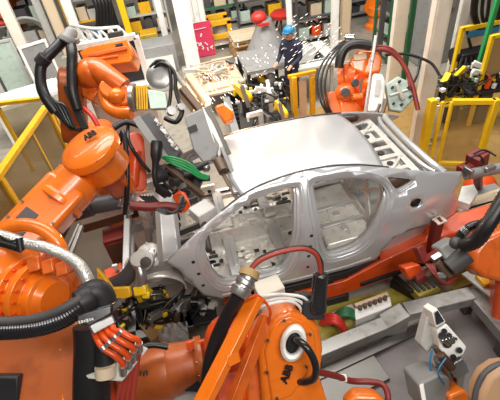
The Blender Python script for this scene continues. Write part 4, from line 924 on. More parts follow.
mb = MB(); mb.lathe(D(147, 262, 3.95), D(138, 259, 3.75)-D(147, 262, 3.95), [(0, .06), (.04, .1), (.12, .11), (.16, .08), (.22, .07)], 24); mb.ell(D(138, 260, 3.85), .08); kn = mb.build('knuckle', 'lgrey', t)
mb = MB(); mb.lathe(D(146, 262, 3.72), TOCAM, [(0, .05), (.02, .05), (.022, .03)], 20); mb.build('bearing_cap', 'dsteel', kn)
mb = MB(); mb.tube([D(138, 262, 3.8), D(141, 274, 3.78), D(140, 284, 3.8)], (.045, .06), 12); mb.build('link_rod', 'steel', t)
mb = MB(); mb.box(D(141, 290, 3.8), (.12, .09, .1), RT+UP*.2, TOCAM); mb.box(D(146, 295, 3.8), (.07, .06, .06), RT, TOCAM); mb.build('fitting', 'yellow2', t, .012)
t = thing('yellow_guard', 'yellow curved guard plate left of the car nose under the grey cast arm', 'guard', tuple(D(112, 295, 4.2)))
mb = MB(); mb.prism([D(96, 268, 3.7), D(104, 276, 3.7), D(112, 288, 3.7), D(129, 287, 3.7), D(131, 297, 3.7), D(110, 303, 3.7), D(98, 290, 3.7)], fw*.06); mb.build('plate', 'yellow', t, .01)
t = thing('valve_box', 'red-orange box with a small white valve on the floor left of the car nose', 'box', tuple(Z(112, 272, .5)))
mb = MB(); mb.prism([Z(103, 270, .5), Z(121, 262, .5), Z(124, 271, .5), Z(107, 279, .5)], (0, 0, -.2)); mb.build('box', 'redor', t, .012)
mb = MB(); c = Z(117, 270, .52); mb.cyl(c, c+V((0, 0, .06)), .025); mb.box(c+V((.0, .0, .08)), (.07, .04, .05)); mb.build('valve', 'white', t, .005)
mb = MB(); mb.bar(Z(82, 226, .9), Z(146, 207, .9), .16, .14); tag(mb.build('crossbeam', 'brown', None, .01), 'brown steel beam running from the left to the far front corner of the car', 'beam')
mb = MB(); mb.bar(D(58, 236, 3.95), D(70, 212, 3.98), .1); mb.cyl(D(66, 214, 3.98), D(92, 206, 4.0), .10, n=20); mb.cyl(D(92, 206, 4.0), D(120, 201, 4.05), .085, n=20); t = thing('balancer_tube', 'dark grey cylinder tube lying between the domed robot elbow and the car', 'cylinder', tuple(D(90, 207, 4.0)))
mb.build('barrel', 'dgrey', t, .01)
mb = MB()
for k in range(4): c = D(121+k*4, 200-k, 4.03); mb.box(c, (.04, .14-.02*k, .12), RT, TOCAM)
mb.cyl(D(120, 188, 4.05), D(131, 214, 4.0), .03); mb.build('end_fitting', 'steel', t, .006)
mb = MB(); mb.bar(Z(68, 262, .8), Z(82, 226, .95), .05, .05); mb.bar(Z(64, 258, .8), Z(79, 224, .95), .03, .03); tag(mb.build('guide_rail', 'galv', None, .006), 'thin galvanised guide rail rising beside the black hose left of the nose', 'rail')
t = thing('cabinet', 'dark maroon machine cabinet on the floor ahead of the car nose', 'cabinet', tuple(Z(128, 262, 0)))
c = Z(126, 256, .2); mb = MB(); mb.box((c.x, c.y, .35), (.36, .3, .7), (1, .1, 0)); mb.build('body', 'maroon', t, .012)
mb = MB(); mb.box((c.x, c.y-.155, .36), (.28, .01, .56), (1, .1, 0)); mb.build('door', 'brown', t, .004)
mb = MB(); c = Z(163, 332, .2); mb.box((c.x, c.y, .25), (.38, .3, .3), (1, .5, 0)); tag(mb.build('cardboard_box', 'card', None, .006), 'brown cardboard box on the floor above the lying orange forearm', 'box')
mb = MB(); rng = random.Random(2); c = Z(174, 336, .4)
mb.grid(lambda a, b: c+V((.34*(a-.5), .3*(b-.5), .18*sin(pi*a)*sin(pi*b)+.05*sin(a*17+b*5)*sin(b*13))), 16, 16); tag(mb.build('plastic_sheet', 'wrap', None, 0), 'crumpled clear plastic sheet lying beside the brown cardboard box', 'plastic sheet')
# ================================================================ FENCES
t = thing('safety_fence', 'yellow framed safety fence with brown tinted panels at the left edge', 'fence', tuple(Z(10, 185, 0)), 'yellow safety fences')
zt = 1.55
a, b, m = Z(46, 107, zt), Z(-2, 176, zt), Z(30, 130, zt)
e = b+(b-a)*.35
mb = MB(); mb.bar(a, e, .11, .09); mb.bar((a.x, a.y, .15), (e.x, e.y, .15), .08, .08); mb.build('rail', 'yellow', t, .012)
for i, p in enumerate((a, m, b)):
    mb = MB(); w = .10 if i != 1 else .05; mb.bar((p.x, p.y, 0), (p.x, p.y, zt), w, w, (1, 0, 0)); mb.build('post', 'yellow', t, .008)
mb = MB(); mb.prism([(a.x+.02, a.y, .2), (a.x+.02, a.y, zt-.05), (e.x+.02, e.y, zt-.05), (e.x+.02, e.y, .2)], (-.012, 0, 0)); mb.build('panel', 'polyb', t)
a2 = Z(-4, 104, zt); t = thing('safety_fence', 'yellow topped fence running left behind the brown tinted fence panels', 'fence', (a2.x, a2.y, 0), 'yellow safety fences')
mb = MB(); b2 = Z(46, 98, zt); mb.bar(a2, b2, .09, .07); mb.build('rail', 'yellow', t, .01)
mb = MB(); mb.bar((a2.x, a2.y, 0), a2, .07, .07, (1, 0, 0)); mb.bar((b2.x, b2.y, 0), b2, .07, .07, (1, 0, 0)); mb.build('post', 'yellow', t, .008)
mb = MB(); mb.prism([(a2.x, a2.y, .2), (a2.x, a2.y, zt), (b2.x, b2.y, zt), (b2.x, b2.y, .2)], (0, .012, 0)); mb.build('panel', 'poly', t)

t = thing('safety_fence', 'yellow framed clear safety fence panel standing right of the car tail', 'fence', tuple(Z(460, 160, 0)), 'yellow safety fences')
L0, R0 = Z(437, 168, 0), Z(481, 168, 0); hz = 1.12
hz = Y(441, 104, L0.y).z; hr = Y(498, 94, R0.y+.15).z
RT1 = V((Y(498, 94, R0.y).x, R0.y, 0))
mb = MB(); mb.bar((L0.x, L0.y, hz), (RT1.x, RT1.y, hz), .08, .08); mb.bar((L0.x, L0.y, .12), (RT1.x, RT1.y, .12), .06, .06); mb.build('rail', 'yellow2', t, .008)
for x, w in ((L0.x, .05), (L0.x-.12, .05), (L0.x-.26, .12), (RT1.x, .10)):
    mb = MB(); yy = L0.y+(RT1.y-L0.y)*(x-L0.x)/(RT1.x-L0.x); mb.bar((x, yy, 0), (x, yy, hz+(.04 if w > .06 else 0)), w, w, (1, 0, 0)); mb.build('post', 'yellow2', t, .008)
mb = MB(); mb.box(((L0.x+RT1.x)/2, (L0.y+RT1.y)/2, hz/2+.05), (RT1.x-L0.x, .01, hz-.15), RT1-L0); mb.build('panel', 'poly', t)

t = thing('safety_fence', 'short yellow fence bay with two posts behind the middle of the roof', 'fence', tuple(Y(300, 130, 4.4)), 'yellow safety fences')
for u, w in ((293, .20), (312, .09)):
    p = Y(u, 76, 4.4); mb = MB(); mb.bar((p.x, 4.4, 0), (p.x, 4.4, p.z), w, .1, (1, 0, 0)); mb.build('post', 'yellow', t, .008)
p, q = Y(288, 77, 4.4), Y(316, 74, 4.4); mb = MB(); mb.bar((p.x, 4.4, p.z), (q.x, 4.4, p.z), .07, .07); mb.build('rail', 'yellow', t, .008)
c = (Y(293, 76, 4.4)+Y(312, 76, 4.4))/2; mb = MB(); mb.box((c.x, 4.42, c.z/2), (.16, .02, c.z-.2)); mb.build('panel', 'beige', t, .004)

# ================================================================ COLUMNS
def column(u, v, wpx, matk, label, h=7.5, bk='lgrey', depth=None):
    p = Z(u, v, 0); d = (p-CAM).dot(fw); w = wpx*d/FOC; depth = w*.55
    t = thing('support_column', label, 'column', tuple(p), 'factory columns')
    mb = MB(); dp = depth or w
    mb.box((p.x, p.y, h/2), (w*.8, dp*.8, h)); mb.box((p.x-w*.4, p.y+dp*.1, h/2), (w*.22, dp*.9, h)); mb.box((p.x+w*.4, p.y+dp*.1, h/2), (w*.22, dp*.9, h))
    mb.build('shaft', matk, t, .01)
    mb = MB(); mb.box((p.x, p.y, .02), (w*1.7, dp*1.7, .04)); mb.build('base_plate', bk, t, .004); return t
column(32, 66, 10, 'cream', 'leftmost cream column, crossing the top left corner')
column(58, 54, 7, 'lgrey', 'pale grey narrow column, second from the left edge')
column(70, 56, 9, 'beige', 'beige column just left of the white column above the twin black hoses')
column(84, 50, 9, 'white', 'white column directly above the beam-shaped orange robot cover')
column(170, 54, 6, 'white', 'thin white column left of the broad white column beside the pink sign')
column(194, 68, 14, 'white', 'broad white column standing left of the pink sign')
column(292, 72, 5, 'white', 'thin white post behind the worker in the blue helmet')
column(334, 66, 7, 'white', 'white post between the worker and the robot behind the roof')
column(344, 62, 9, 'beige', 'beige post right beside the white post left of the robot behind the roof')
column(391, 96, 12, 'cream', 'cream column directly right of the robot behind the roof')
column(417, 145, 14, 'cream', 'broad cream column left of the clear yellow fence panel')
column(449, 82, 9, 'white', 'white column at upper right beside the black motor unit')
column(378, 66, 5, 'dgrey', 'dark grey post between the robot behind the roof and the cream column')
column(402, 90, 5, 'dgreen', 'dark green post between the two cream columns')
column(458, 80, 4, 'lgrey', 'thin pale grey post right of the white column at upper right')

# ================================================================ BACKGROUND LEFT
def base(u, v): p = Z(u, v, 0); return p, (p-CAM).dot(fw)/FOC
def rack(u, v, wpx, hpx, mk, label, levels, seed, boxes=True, dep=.8):
    p, s = base(u, v); w, h = wpx*s, hpx*s/.92; r = random.Random(seed)
    t = thing('storage_rack', label, 'rack', tuple(p))
    mb = MB()
    for sx in (-.5, .5):
        for sy in (0, 1): mb.box((p.x+sx*w, p.y+sy*dep, h/2), (.07, .07, h))
    mb.build('upright', mk, t, .006)
    tops = []
    for k in range(levels):
        z = .15+(h-.25)*k/max(1, levels-1); mb = MB(); mb.box((p.x, p.y+dep/2, z), (w, dep, .05)); mb.build('shelf', mk if k % 2 else 'grey', t, .004); tops.append(z+.026)
    return p, w, h, tops, dep
cnt = [0]
def crates(info, cols, labelf, seed, n=3, lv=None):
    p, w, h, tops, dep = info; r = random.Random(seed)
    names = ['left', 'middle', 'right', 'far right']
    for k, z in enumerate(tops[:-1] if lv is None else tops[:lv]):
        for i in range(n):
            x = p.x-w/2+w*(i+.5)/n; ch = min((tops[1]-tops[0])*.7, .5)*r.uniform(.6, 1); cw = w/n*r.uniform(.55, .85); mk = cols[(k*n+i) % len(cols)]
            t = thing('crate', labelf(mk, k, i), 'crate', (x, p.y+dep/2, z), 'crates on the background racks')
            mb = MB(); cy = p.y+dep/2; d2 = dep*.7
            mb.box((x, cy, z+.015), (cw, d2, .03))
            for sx in (-1, 1): mb.box((x+sx*cw/2, cy, z+ch/2), (.03, d2, ch))
            for sy in (-1, 1): mb.box((x, cy+sy*d2/2, z+ch/2), (cw, .03, ch))
            mb.build('bin', mk, t, .006)
            mb = MB(); mb.box((x, cy, z+ch*.55), (cw*.8, d2*.8, ch*.7)); mb.build('contents', r.choice(['dark', 'steel', 'brown', 'grey']), t, .03)
cn = {'red': 'red', 'blue': 'blue', 'yellow': 'yellow', 'white': 'white', 'dgrey': 'dark grey', 'beige': 'beige', 'pgreen': 'pale green', 'redor': 'orange', 'lgrey': 'light grey', 'green': 'green', 'bluegrey': 'blue-grey'}
lvn = ['bottom shelf', 'second shelf', 'third shelf', 'fourth shelf']; pn = ['left end', 'middle', 'right end', 'far right end']
i1 = rack(93, 46, 30, 58, 'yellow', 'yellow steel rack of small parts behind the beam-shaped robot cover', 4, 1)
crates(i1, ['red', 'white', 'blue', 'dgrey', 'beige', 'lgrey'], lambda m, k, i: f'{cn[m]} crate, {pn[i]}, {lvn[k]}, yellow rack', 4)
i2 = rack(34, 50, 52, 66, 'lgrey', 'light grey rack with machine parts between the two left columns', 4, 2, dep=1.0)
crates(i2, ['pgreen', 'lgrey', 'beige', 'redor', 'dgrey', 'pgreen', 'beige'], lambda m, k, i: f'{cn[m]} crate, {pn[i]}, {lvn[k]}, grey rack in the top left', 5)
i3 = rack(152, 36, 40, 50, 'lgrey', 'grey rack with yellow and dark parts left of the broad white column', 4, 3)
crates(i3, ['yellow', 'dgrey', 'beige', 'pgreen', 'yellow', 'lgrey'], lambda m, k, i: f'{cn[m]} crate, {pn[i]}, {lvn[k]}, rack left of the broad white column', 6)
i4 = rack(262, 24, 46, 40, 'dgrey', 'dark rack in the far background above the worker', 3, 4)
crates(i4, ['pgreen', 'dgrey', 'yellow', 'lgrey'], lambda m, k, i: f'{cn[m]} crate, {pn[i]}, {lvn[k]}, dark rack above the worker', 7)
i5 = rack(318, 42, 42, 60, 'dgrey', 'dark machine rack between the two thin white posts', 4, 5)
crates(i5, ['pgreen', 'redor', 'lgrey', 'dgrey', 'beige'], lambda m, k, i: f'{cn[m]} crate, {pn[i]}, {lvn[k]}, rack between the white posts', 8)
i6 = rack(405, 60, 40, 80, 'dgreen', 'dark green machine rack behind the two cream columns', 5, 6)
crates(i6, ['lgrey', 'dgrey', 'bluegrey', 'pgreen', 'beige'], lambda m, k, i: f'{cn[m]} crate, {pn[i]}, {lvn[k]}, dark green rack', 9, lv=4)

i7 = rack(224, 26, 44, 44, 'dgreen', 'dark green rack of parts behind the pink-red board', 4, 15)
crates(i7, ['lgrey', 'dgrey', 'pgreen', 'dgrey', 'beige'], lambda m, k, i: f'{cn[m]} crate, {pn[i]}, {lvn[k]}, dark green rack behind the pink-red board', 16)
i8 = rack(366, 17, 34, 40, 'grey', 'grey rack in the background above the robot behind the roof', 4, 17)
crates(i8, ['dgrey', 'lgrey', 'pgreen', 'dgrey', 'bluegrey'], lambda m, k, i: f'{cn[m]} crate, {pn[i]}, {lvn[k]}, grey rack above the robot behind the roof', 18)
def panel_screen(u, v, wpx, hpx, fm, pm, label, ang=0, name='folding_screen', cat='screen', grp=None, dep=.06):
    p, s = base(u, v); w, h = wpx*s, hpx*s/.9; X = V((cos(ang), sin(ang), 0)); t = thing(name, label, cat, tuple(p), grp); N_ = V((-sin(ang), cos(ang), 0))
    mb = MB()
    for sx in (-.5, .5): c = p+X*(w*sx); mb.box((c.x, c.y, h/2), (.07, dep, h), X)
    for z in (.06, h-.03): mb.box((p.x, p.y, z), (w, dep, .07), X)
    mb.build('frame', fm, t, .006)
    mb = MB(); mb.box((p.x, p.y, h/2), (w-.08, .02, h-.12), X); mb.build('panel', pm, t); return t
panel_screen(16, 92, 34, 44, 'lgrey', 'pgreen', 'grey-green guard panel with pale frame at the left edge', .1)
panel_screen(52, 88, 24, 40, 'white', 'grey', 'grey guard panel with white frame left of the twin black hoses', .5)
panel_screen(2, 108, 22, 36, 'dgrey', 'lgrey', 'light grey guard panel with dark frame at the left edge, lowest of the panels', .3)
p, s = base(22, 108); t = thing('inspection_table', 'white framed table with a pale glass top at the left edge', 'table', tuple(p))
tp = [Z(-2, 106, .95), Z(10, 100, .95), Z(38, 82, .95), Z(46, 90, .95), Z(22, 102, .95)]
c = Z(26, 95, .95); mb = MB(); mb.box((c.x, c.y, .93), (1.5, .8, .06), (1, .35, 0)); mb.build('top', 'pgreen', t, .01)
mb = MB()
X = V((1, .35, 0)).normalized(); N_ = V((-X.y, X.x, 0))
for sx in (-1, 1): q = c+X*(.75*sx); mb.box((q.x, q.y, .95), (.07, .9, .1), X)
for sy in (-1, 1): q = c+N_*(.42*sy); mb.box((q.x, q.y, .95), (1.55, .06, .1), X)
mb.build('edge_frame', 'white', t, .008)
for sx in (-1, 1):
    for sy in (-1, 1): q = c+X*(.7*sx)+N_*(.36*sy); mb = MB(); mb.box((q.x, q.y, .45), (.07, .07, .9), X); mb.build('leg', 'white', t, .006)
# coiled cables and machine in the rack top-left
p, s = base(24, 52); t = thing('cable_coil', 'pale grey coil of cable hanging in front of the grey rack at top left', 'cable coil', (p.x, p.y, 1.2))
mb = MB()
for k in range(4): cc = Y(31, 35, p.y); mb.tube([cc+V(((.55+.06*k)*cos(a*.785), -.06*k, (.5+.05*k)*sin(a*.785))) for a in range(8)], .05, 8, 6, closed=True)
mb.build('coil', 'lgrey', t)
def mini_robot(loc, label, rz=0, s=1, mk='orange', hk='black'):
    t = thing('handling_robot', label, 'robot', loc, 'background robots'); x, y, z = loc; q = lambda a, b, c: V((x+(a*cos(rz)-b*sin(rz))*s, y+(a*sin(rz)+b*cos(rz))*s, z+c*s))
    ax = V((-sin(rz), cos(rz), 0))
    mb = MB(); mb.lathe(q(0, 0, 0), (0, 0, 1), [(0, .4*s), (.15*s, .4*s), (.2*s, .28*s), (.5*s, .28*s), (.52*s, .34*s), (.8*s, .32*s)], 28); mb.build('base', mk, t, .01)
    mb = MB(); mb.link(q(.25, 0, .75), .25*s, q(-.15, 0, 1.75), .19*s, ax, .26*s); mb.build('lower_arm', mk, t, .03)
    mb = MB(); mb.link(q(-.25, -.2, 1.8), .24*s, q(.5, -.2, 1.95), .16*s, ax, .3*s); mb.cyl(q(.5, -.2, 1.95), q(1.2, -.2, 1.9), .13*s, .1*s); mb.build('upper_arm', mk, t, .02)
    mb = MB(); mb.ell(q(1.28, -.2, 1.88), .14*s); mb.cyl(q(1.28, -.2, 1.85), q(1.34, -.2, 1.62), .1*s); mb.build('wrist', 'dark', t)
    mb = MB(); mb.tube([q(.2, -.4, .7), q(-.5, -.4, 1.3), q(-.4, -.35, 2.1), q(.3, -.3, 2.35), q(.9, -.25, 2.2), q(1.3, -.2, 1.9)], .06*s, 10); mb.build('hose', hk, t)
    return t
def robot_at(u, v, y, label, rz, s, zoff=1.6):
    c = Y(u, v, y); return mini_robot((c.x, c.y, max(0, c.z-zoff*s)), label, rz, s)
p = Y(376, 16, 9.5)
mini_robot((p.x, p.y, 0), 'orange robot in the far background above the robot behind the roof', 2.2, max(.8, p.z/1.5))
p = Y(312, 18, 12.5); mini_robot((p.x, p.y, 0), 'small orange robot in the far background right of the worker', .5, max(.5, p.z/1.7))
p = Y(10, 5, 15.5); mini_robot((p.x, p.y, 0), 'orange robot cut by the top left corner behind the leftmost column', 2.6, max(.7, p.z/1.5))
p = Y(-4, 30, 13.0); t = mini_robot((p.x-.4, p.y, 0), 'red robot arm at the left edge left of the leftmost column', .3, max(.6, p.z/1.7), 'red')
# white railing and console behind the left robots
p0, p1 = Z(82, 54, 0), Z(128, 58, 0)
t = thing('handrail', 'white tubular handrail behind the beam-shaped orange robot cover', 'railing', tuple(p0))
mb = MB(); 
for z in (.5, 1.0): mb.tube([p0+V((0, 0, z)), (p0+p1)/2+V((0, -.3, z)), p1+V((0, 0, z))], .05, 10)
mb.build('rail', 'white', t)
for k in range(6):
    q = p0.lerp(p1, k/5)+V((0, -.3*(1-abs(k/2.5-1)), 0)); mb = MB(); mb.cyl(q, q+V((0, 0, 1.02)), .05, n=12); mb.bar(q+V((.0, 0, 1)), q+V((.5, -.6, .5)), .06); mb.build('post', 'white', t)
p, s = base(116, 44)
t = thing('welding_machine', 'dark navy machine with hanging hoses right of the yellow rack', 'machine', tuple(p))
mb = MB(); w = 20*s; mb.box((p.x, p.y, 1.3), (w*.75, .8, 1.6)); mb.box((p.x, p.y, .25), (w, .9, .5)); mb.build('body', 'navy', t, .06)
mb = MB()
for k in range(5): x = p.x-w*.3+k*w*.15; mb.tube([V((x, p.y-.4, 2.2)), V((x+.1, p.y-.75, 1.5)), V((x-.1, p.y-.6, .7)), V((x+.2, p.y-.5, .1))], .07, 10)
mb.build('hose', 'black', t)
mb = MB(); mb.box((p.x+w*.1, p.y-.42, 1.5), (w*.2, .04, .3)); mb.box((p.x-w*.2, p.y-.42, 1.85), (w*.12, .04, .12)); mb.build('dial_plate', 'lgrey', t, .01)
mb = MB(); mb.cyl((p.x-w*.25, p.y-.1, 2.1), (p.x-.25*w, p.y-.5, 2.1), .22); mb.build('fan', 'dark', t)
p, s = base(133, 44); t = thing('gantry_post', 'leaning yellow post with a small bracket beside the dark navy machine', 'post', tuple(p))
mb = MB(); q = Y(122, 8, p.y); mb.bar(p, (q.x, q.y, q.z+.8), .22, .16); mb.build('post', 'yellow2', t, .01); mb = MB(); mb.box(p+V((0, -.1, .03)), (.5, .5, .06)); mb.build('foot', 'lgrey', t)
p, s = base(151, 44); t = thing('tool_chest', 'yellow tool chest on the floor left of the thin white column', 'chest', tuple(p))
w = 17*s; h = 10*s; mb = MB(); mb.box((p.x, p.y+.3, h/2), (w, .7, h)); mb.build('body', 'yellow', t, .02)
mb = MB(); 
for k in range(3): mb.box((p.x, p.y-.055, h*(.2+.3*k)), (w*.9, .02, h*.24))
mb.build('drawer', 'olive', t, .006)
p, s = base(143, 53); t = thing('tarpaulin_heap', 'blue-green covered heap behind the white console frame', 'covered heap', tuple(p))
mb = MB(); rr = random.Random(4); mb.grid(lambda a, b: p+V(((a-.5)*20*s, (b-.5)*1.4, 12*s*max(0, sin(pi*a)*sin(pi*b))*(1-.4*a)+.05*sin(a*23)*sin(b*17))), 24, 16); mb.build('cover', 'blue', t, 0, 60)
# console with white frame
c0, c1, c2 = D(131, 38, 6.3), D(151, 84, 6.3), D(129, 84, 6.3)
t = thing('operator_console', 'white framed operator console with dark screen behind the orange robot wrist', 'console', tuple(Z(145, 110, 0)))
y = c1.y+.7; k0, k1 = Y(131, 37, y), Y(149, 82, y); hz1 = k0.z; xa, xb = k1.x-1.0, k1.x
mb = MB(); mb.bar((xb, y, .0), (xb, y, hz1), .10, .10, (1, 0, 0)); mb.bar((xa, y, 0), (xa, y, hz1), .10, .10, (1, 0, 0)); mb.bar((xa, y, hz1), (xb, y, hz1), .10, .10); mb.box(((xa+xb)/2, y-.05, k1.z), (xb-xa+.5, .35, .12)); mb.build('frame', 'white', t, .01)
mb = MB(); mb.box(((xa+xb)/2, y+.03, (hz1+k1.z)/2), (xb-xa-.1, .06, hz1-k1.z-.1)); sc = mb.build('screen', 'dark', t, .01)
mb = MB(); mb.box(((xa+xb)/2+.1, y-.02, k1.z+.45), (.5, .05, .3)); mb.box(((xa+xb)/2+.2, y-.02, k1.z+.85), (.25, .05, .12)); mb.build('control_panel', 'dgrey', sc, .008)
mb = MB(); mb.box(((xa+xb)/2, y+.1, k1.z/2), (xb-xa, .5, k1.z)); mb.build('cabinet', 'lgrey', t, .01)
p = Z(175, 72, .25); mb = MB(); mb.box((p.x-.9, p.y+.3, .25), (1.9, 1.8, .5))
tag(mb.build('platform', 'lgrey', None, .02), 'low grey platform block left of the broad white column', 'platform')

# ================================================================ BACKGROUND MIDDLE
p, s = base(203, 57); t = thing('notice_board', 'pink-red printed board under a white panel beside the broad white column', 'sign', tuple(p))
h1 = 30*s/.92; w = 26*s; hw = 66*s/.92
mb = MB(); mb.box((p.x, p.y, h1/2+.02), (w, .05, h1)); pb = mb.build('red_panel', 'pink', t, .006)
mb = MB(); mb.box((p.x-w*.08, p.y, h1+(hw-h1)/2), (w*.9, .05, hw-h1)); wp = mb.build('white_panel', 'white', t, .006)
mb = MB()
for k in range(5): mb.bar((p.x-w*.45+k*w*.2, p.y-.03, h1+.05), (p.x-w*.45+k*w*.2, p.y-.03, hw-.05), .015, .015, (1, 0, 0))
mb.build('panel_groove', 'lgrey', wp)
rr = random.Random(9); mb = MB(); mb.bar((p.x-w*.45, p.y-.03, h1*.82), (p.x+w*.3, p.y-.03, h1*.84), .04, .01)
for k in range(12):
    x, z = p.x+w*rr.uniform(-.4, .42), h1*rr.uniform(.12, .75); pts = [V((x+w*rr.uniform(-.06, .06)*j*.6, p.y-.03, z+h1*.04*j*rr.uniform(.5, 1))) for j in range(4)]; mb.tube(pts, .018, 6)
mb.build('printed_mark', 'white', pb)
p, s = base(223, 50); t = thing('yellow_stand', 'yellow square tube stand with a white tray right of the pink-red board', 'stand', tuple(p))
w, h = 19*s, 25*s/.92; mb = MB()
for sx in (-.5, .5):
    for y in (0, .7): mb.box((p.x+sx*w, p.y+y, h/2), (.14, .12, h))
mb.build('leg', 'yellow', t, .01)
mb = MB()
for z in (h*.97, h*.5): 
    for y in (0, .7): mb.box((p.x, p.y+y, z), (w+.14, .12, .16))
mb.build('rail', 'yellow', t, .01)
mb = MB(); mb.box((p.x, p.y+.35, h*.3), (w*.8, .6, .25)); mb.build('tray', 'white', t, .02)
mb = MB(); mb.ell((p.x+.1, p.y+.3, h*.6), (.35, .25, .3)); mb.build('tray_content', 'bluegrey', t)
def pallet(u, v, wpx, label, n, seed):
    p, s = base(u, v); w = wpx*s; t = thing('pallet_stack', label, 'pallets', tuple(p)); z = 0
    for k in range(n):
        mb = MB(); z0 = z
        for j in range(3): mb.box((p.x, p.y+.1+j*.4, z0+.07), (w, .1, .1))
        for j in range(6): mb.box((p.x, p.y+j*.18, z0+.14), (w, .15, .03))
        for sx in (-.45, 0, .45):
            for j in range(3): mb.box((p.x+sx*w, p.y+.1+j*.4, z0+.03), (.14, .12, .08))
        mb.build('pallet', 'wood' if k < n-1 else 'beige', t, .004); z += .16
    return p, w, z
pallet(250, 60, 28, 'stack of pale wooden pallets left of the grey table', 4, 1)
p, s = base(268, 62); t = thing('draped_stand', 'grey tapered covered stand with a red top behind the grey table', 'stand', tuple(p))
h = 44*s/.92; mb = MB(); mb.lathe(p, (0, 0, 1), [(0, .8), (.1, .78), (h*.4, .5), (h*.7, .28), (h*.85, .2), (h*.86, .05)], 12); mb.build('cover', 'grey', t, 0, 30)
mb = MB(); mb.ell(p+V((-.15, 0, h*.9)), (.22, .2, .17)); mb.box(p+V((-.1, -.3, h*.82)), (.3, .1, .06)); mb.build('top', 'red', t)
p, s = base(262, 84); t = thing('work_table', 'blue-grey topped work table with dark legs left of the worker', 'table', tuple(p))
tz = .95; c = Z(262, 58, tz); a_, b_ = Z(240, 68, tz), Z(284, 66, tz); w = (b_-a_).length
mb = MB(); mb.box((c.x, c.y, tz-.04), (w, 1.3, .08)); mb.build('top', 'grey', t, .015)
for sx in (-.46, .46):
    for sy in (-.55, .55): mb = MB(); mb.box((c.x+sx*w, c.y+sy, tz/2-.04), (.08, .08, tz-.08)); mb.build('leg', 'dark', t, .006)
mb = MB(); mb.box((c.x, c.y, .25), (w*.9, 1.1, .04)); mb.build('lower_shelf', 'dgrey', t, .006)
rr = random.Random(12)
for k in range(4):
    mb = MB(); q = V((c.x+(-.33+.22*k)*w, c.y-.3+rr.uniform(-.3, .3), .27)); mb.box(q+V((0, 0, .14)), (.3, .35, .28)); mb.cyl(q+V((0, 0, .28)), q+V((0, 0, .36)), .06)
    tag(mb.build('tool_case', ['dark', 'yellow', 'lgrey', 'dgrey'][k], None, .015), ['dark tool case at the left end of the shelf under the blue-grey table', 'yellow tool case second from the left on the shelf under the blue-grey table', 'light grey tool case second from the right on the shelf under the blue-grey table', 'dark grey tool case at the right end of the shelf under the blue-grey table'][k], 'case', 'tool cases under the table')
# white sheets / table right of worker
p, s = base(308, 84); tz = .85; c = Z(308, 58, tz); w = 34*s
t = thing('parts_table', 'white topped parts table right of the worker in the blue helmet', 'table', tuple(p))
mb = MB(); mb.box((c.x, c.y, tz), (w, 1.2, .08)); mb.build('top', 'white', t, .02)
for sx in (-.45, .45):
    for sy in (-.5, .5): mb = MB(); mb.box((c.x+sx*w, c.y+sy, tz/2), (.07, .07, tz)); mb.build('leg', 'lgrey', t, .006)
for k in range(3):
    q = V((c.x+(-.3+.3*k)*w, c.y, tz+.04)); mb = MB(); mb.prism([q+V((-.3, -.4, 0)), q+V((.3, -.4, 0)), q+V((.22, .4, .12)), q+V((-.25, .4, .12))], (0, 0, .05)); mb.bar(q+V((-.25, -.2, .08)), q+V((.25, .2, .14)), .06)
    tag(mb.build('sheet_part', 'lgrey', None, .02), 'pressed pale sheet part at the %s of the white topped parts table' % ['left end', 'middle', 'right end'][k], 'sheet part', 'sheet parts on the white table')
p, s = base(283, 32); t = thing('stool', 'red-seated stool in the far background left of the thin white post', 'stool', tuple(p)); h = 14*s
mb = MB(); mb.lathe(p+V((0, 0, h)), (0, 0, 1), [(0, .36), (.12, .4), (.2, .3)], 20); mb.build('seat', 'red', t)
for k in range(3): mb = MB(); mb.cyl(p+V((.4*cos(k*2.1), .4*sin(k*2.1), 0)), p+V((.15*cos(k*2.1), .15*sin(k*2.1), h)), .04); mb.build('leg', 'dark', t)
# conveyor leading away behind the roof
t = thing('conveyor_track', 'grey conveyor track running away behind the left part of the roof', 'conveyor', tuple(Z(250, 150, 0)))
A0, A1 = Z(243, 90, .35), Z(262, 142, .35)
dv = (A1-A0).normalized(); sd = V((-dv.y, dv.x, 0))
for k in (-.45, .0, .5): mb = MB(); mb.bar(A0+sd*k, A1+sd*k, .16, .2); mb.build('rail', 'grey' if k else 'dsteel', t, .01)
mb = MB()
for k in range(12): q = A0.lerp(A1, (k+.5)/12); mb.bar(q+sd*-.4+V((0, 0, -.1)), q+sd*.45+V((0, 0, -.1)), .08, .06)
mb.build('roller', 'dark', t, .006)
mb = MB()
for k in range(4): q = A0.lerp(A1, (k+.3)/4); mb.box((q.x, q.y, .12), (.9, .12, .24))
mb.build('foot', 'dark', t)
def tallclamp(u, v, z, label, mk, s=1, a=0):
    c = Z(u, v, z); t = thing('fixture_clamp', label, 'clamp', (c.x, c.y, 0)); q = lambda x, y, zz: c+V(((x*cos(a)-y*sin(a))*s, (x*sin(a)+y*cos(a))*s, zz*s))
    mb = MB(); mb.box((c.x, c.y, (z-.1*s)/2), (.16*s, .16*s, max(.1, z-.1*s))); mb.build('riser', 'dark', t, .01)
    mb = MB(); mb.link(q(-.1, 0, 0), .14*s, q(.2, 0, .18), .09*s, (sin(a), -cos(a), 0), .1*s); mb.bar(q(.2, 0, .18), q(.34, 0, -.06), .09*s, .08*s); mb.build('clamp_head', mk, t, .015)
    mb = MB(); mb.cyl(q(-.2, .08, -.2), q(-.05, .08, .3), .05*s, n=14); mb.cyl(q(-.05, .08, .3), q(.05, .06, .4), .02*s, n=10); mb.build('cylinder', 'steel', t)
    return t
tallclamp(244, 96, .9, 'yellow clamp on the grey conveyor track, left behind the roof', 'yellow2', .85, 2.2)
tallclamp(282, 112, .9, 'yellow clamp beside the short yellow fence bay behind the roof', 'yellow2', .7, 1.9)
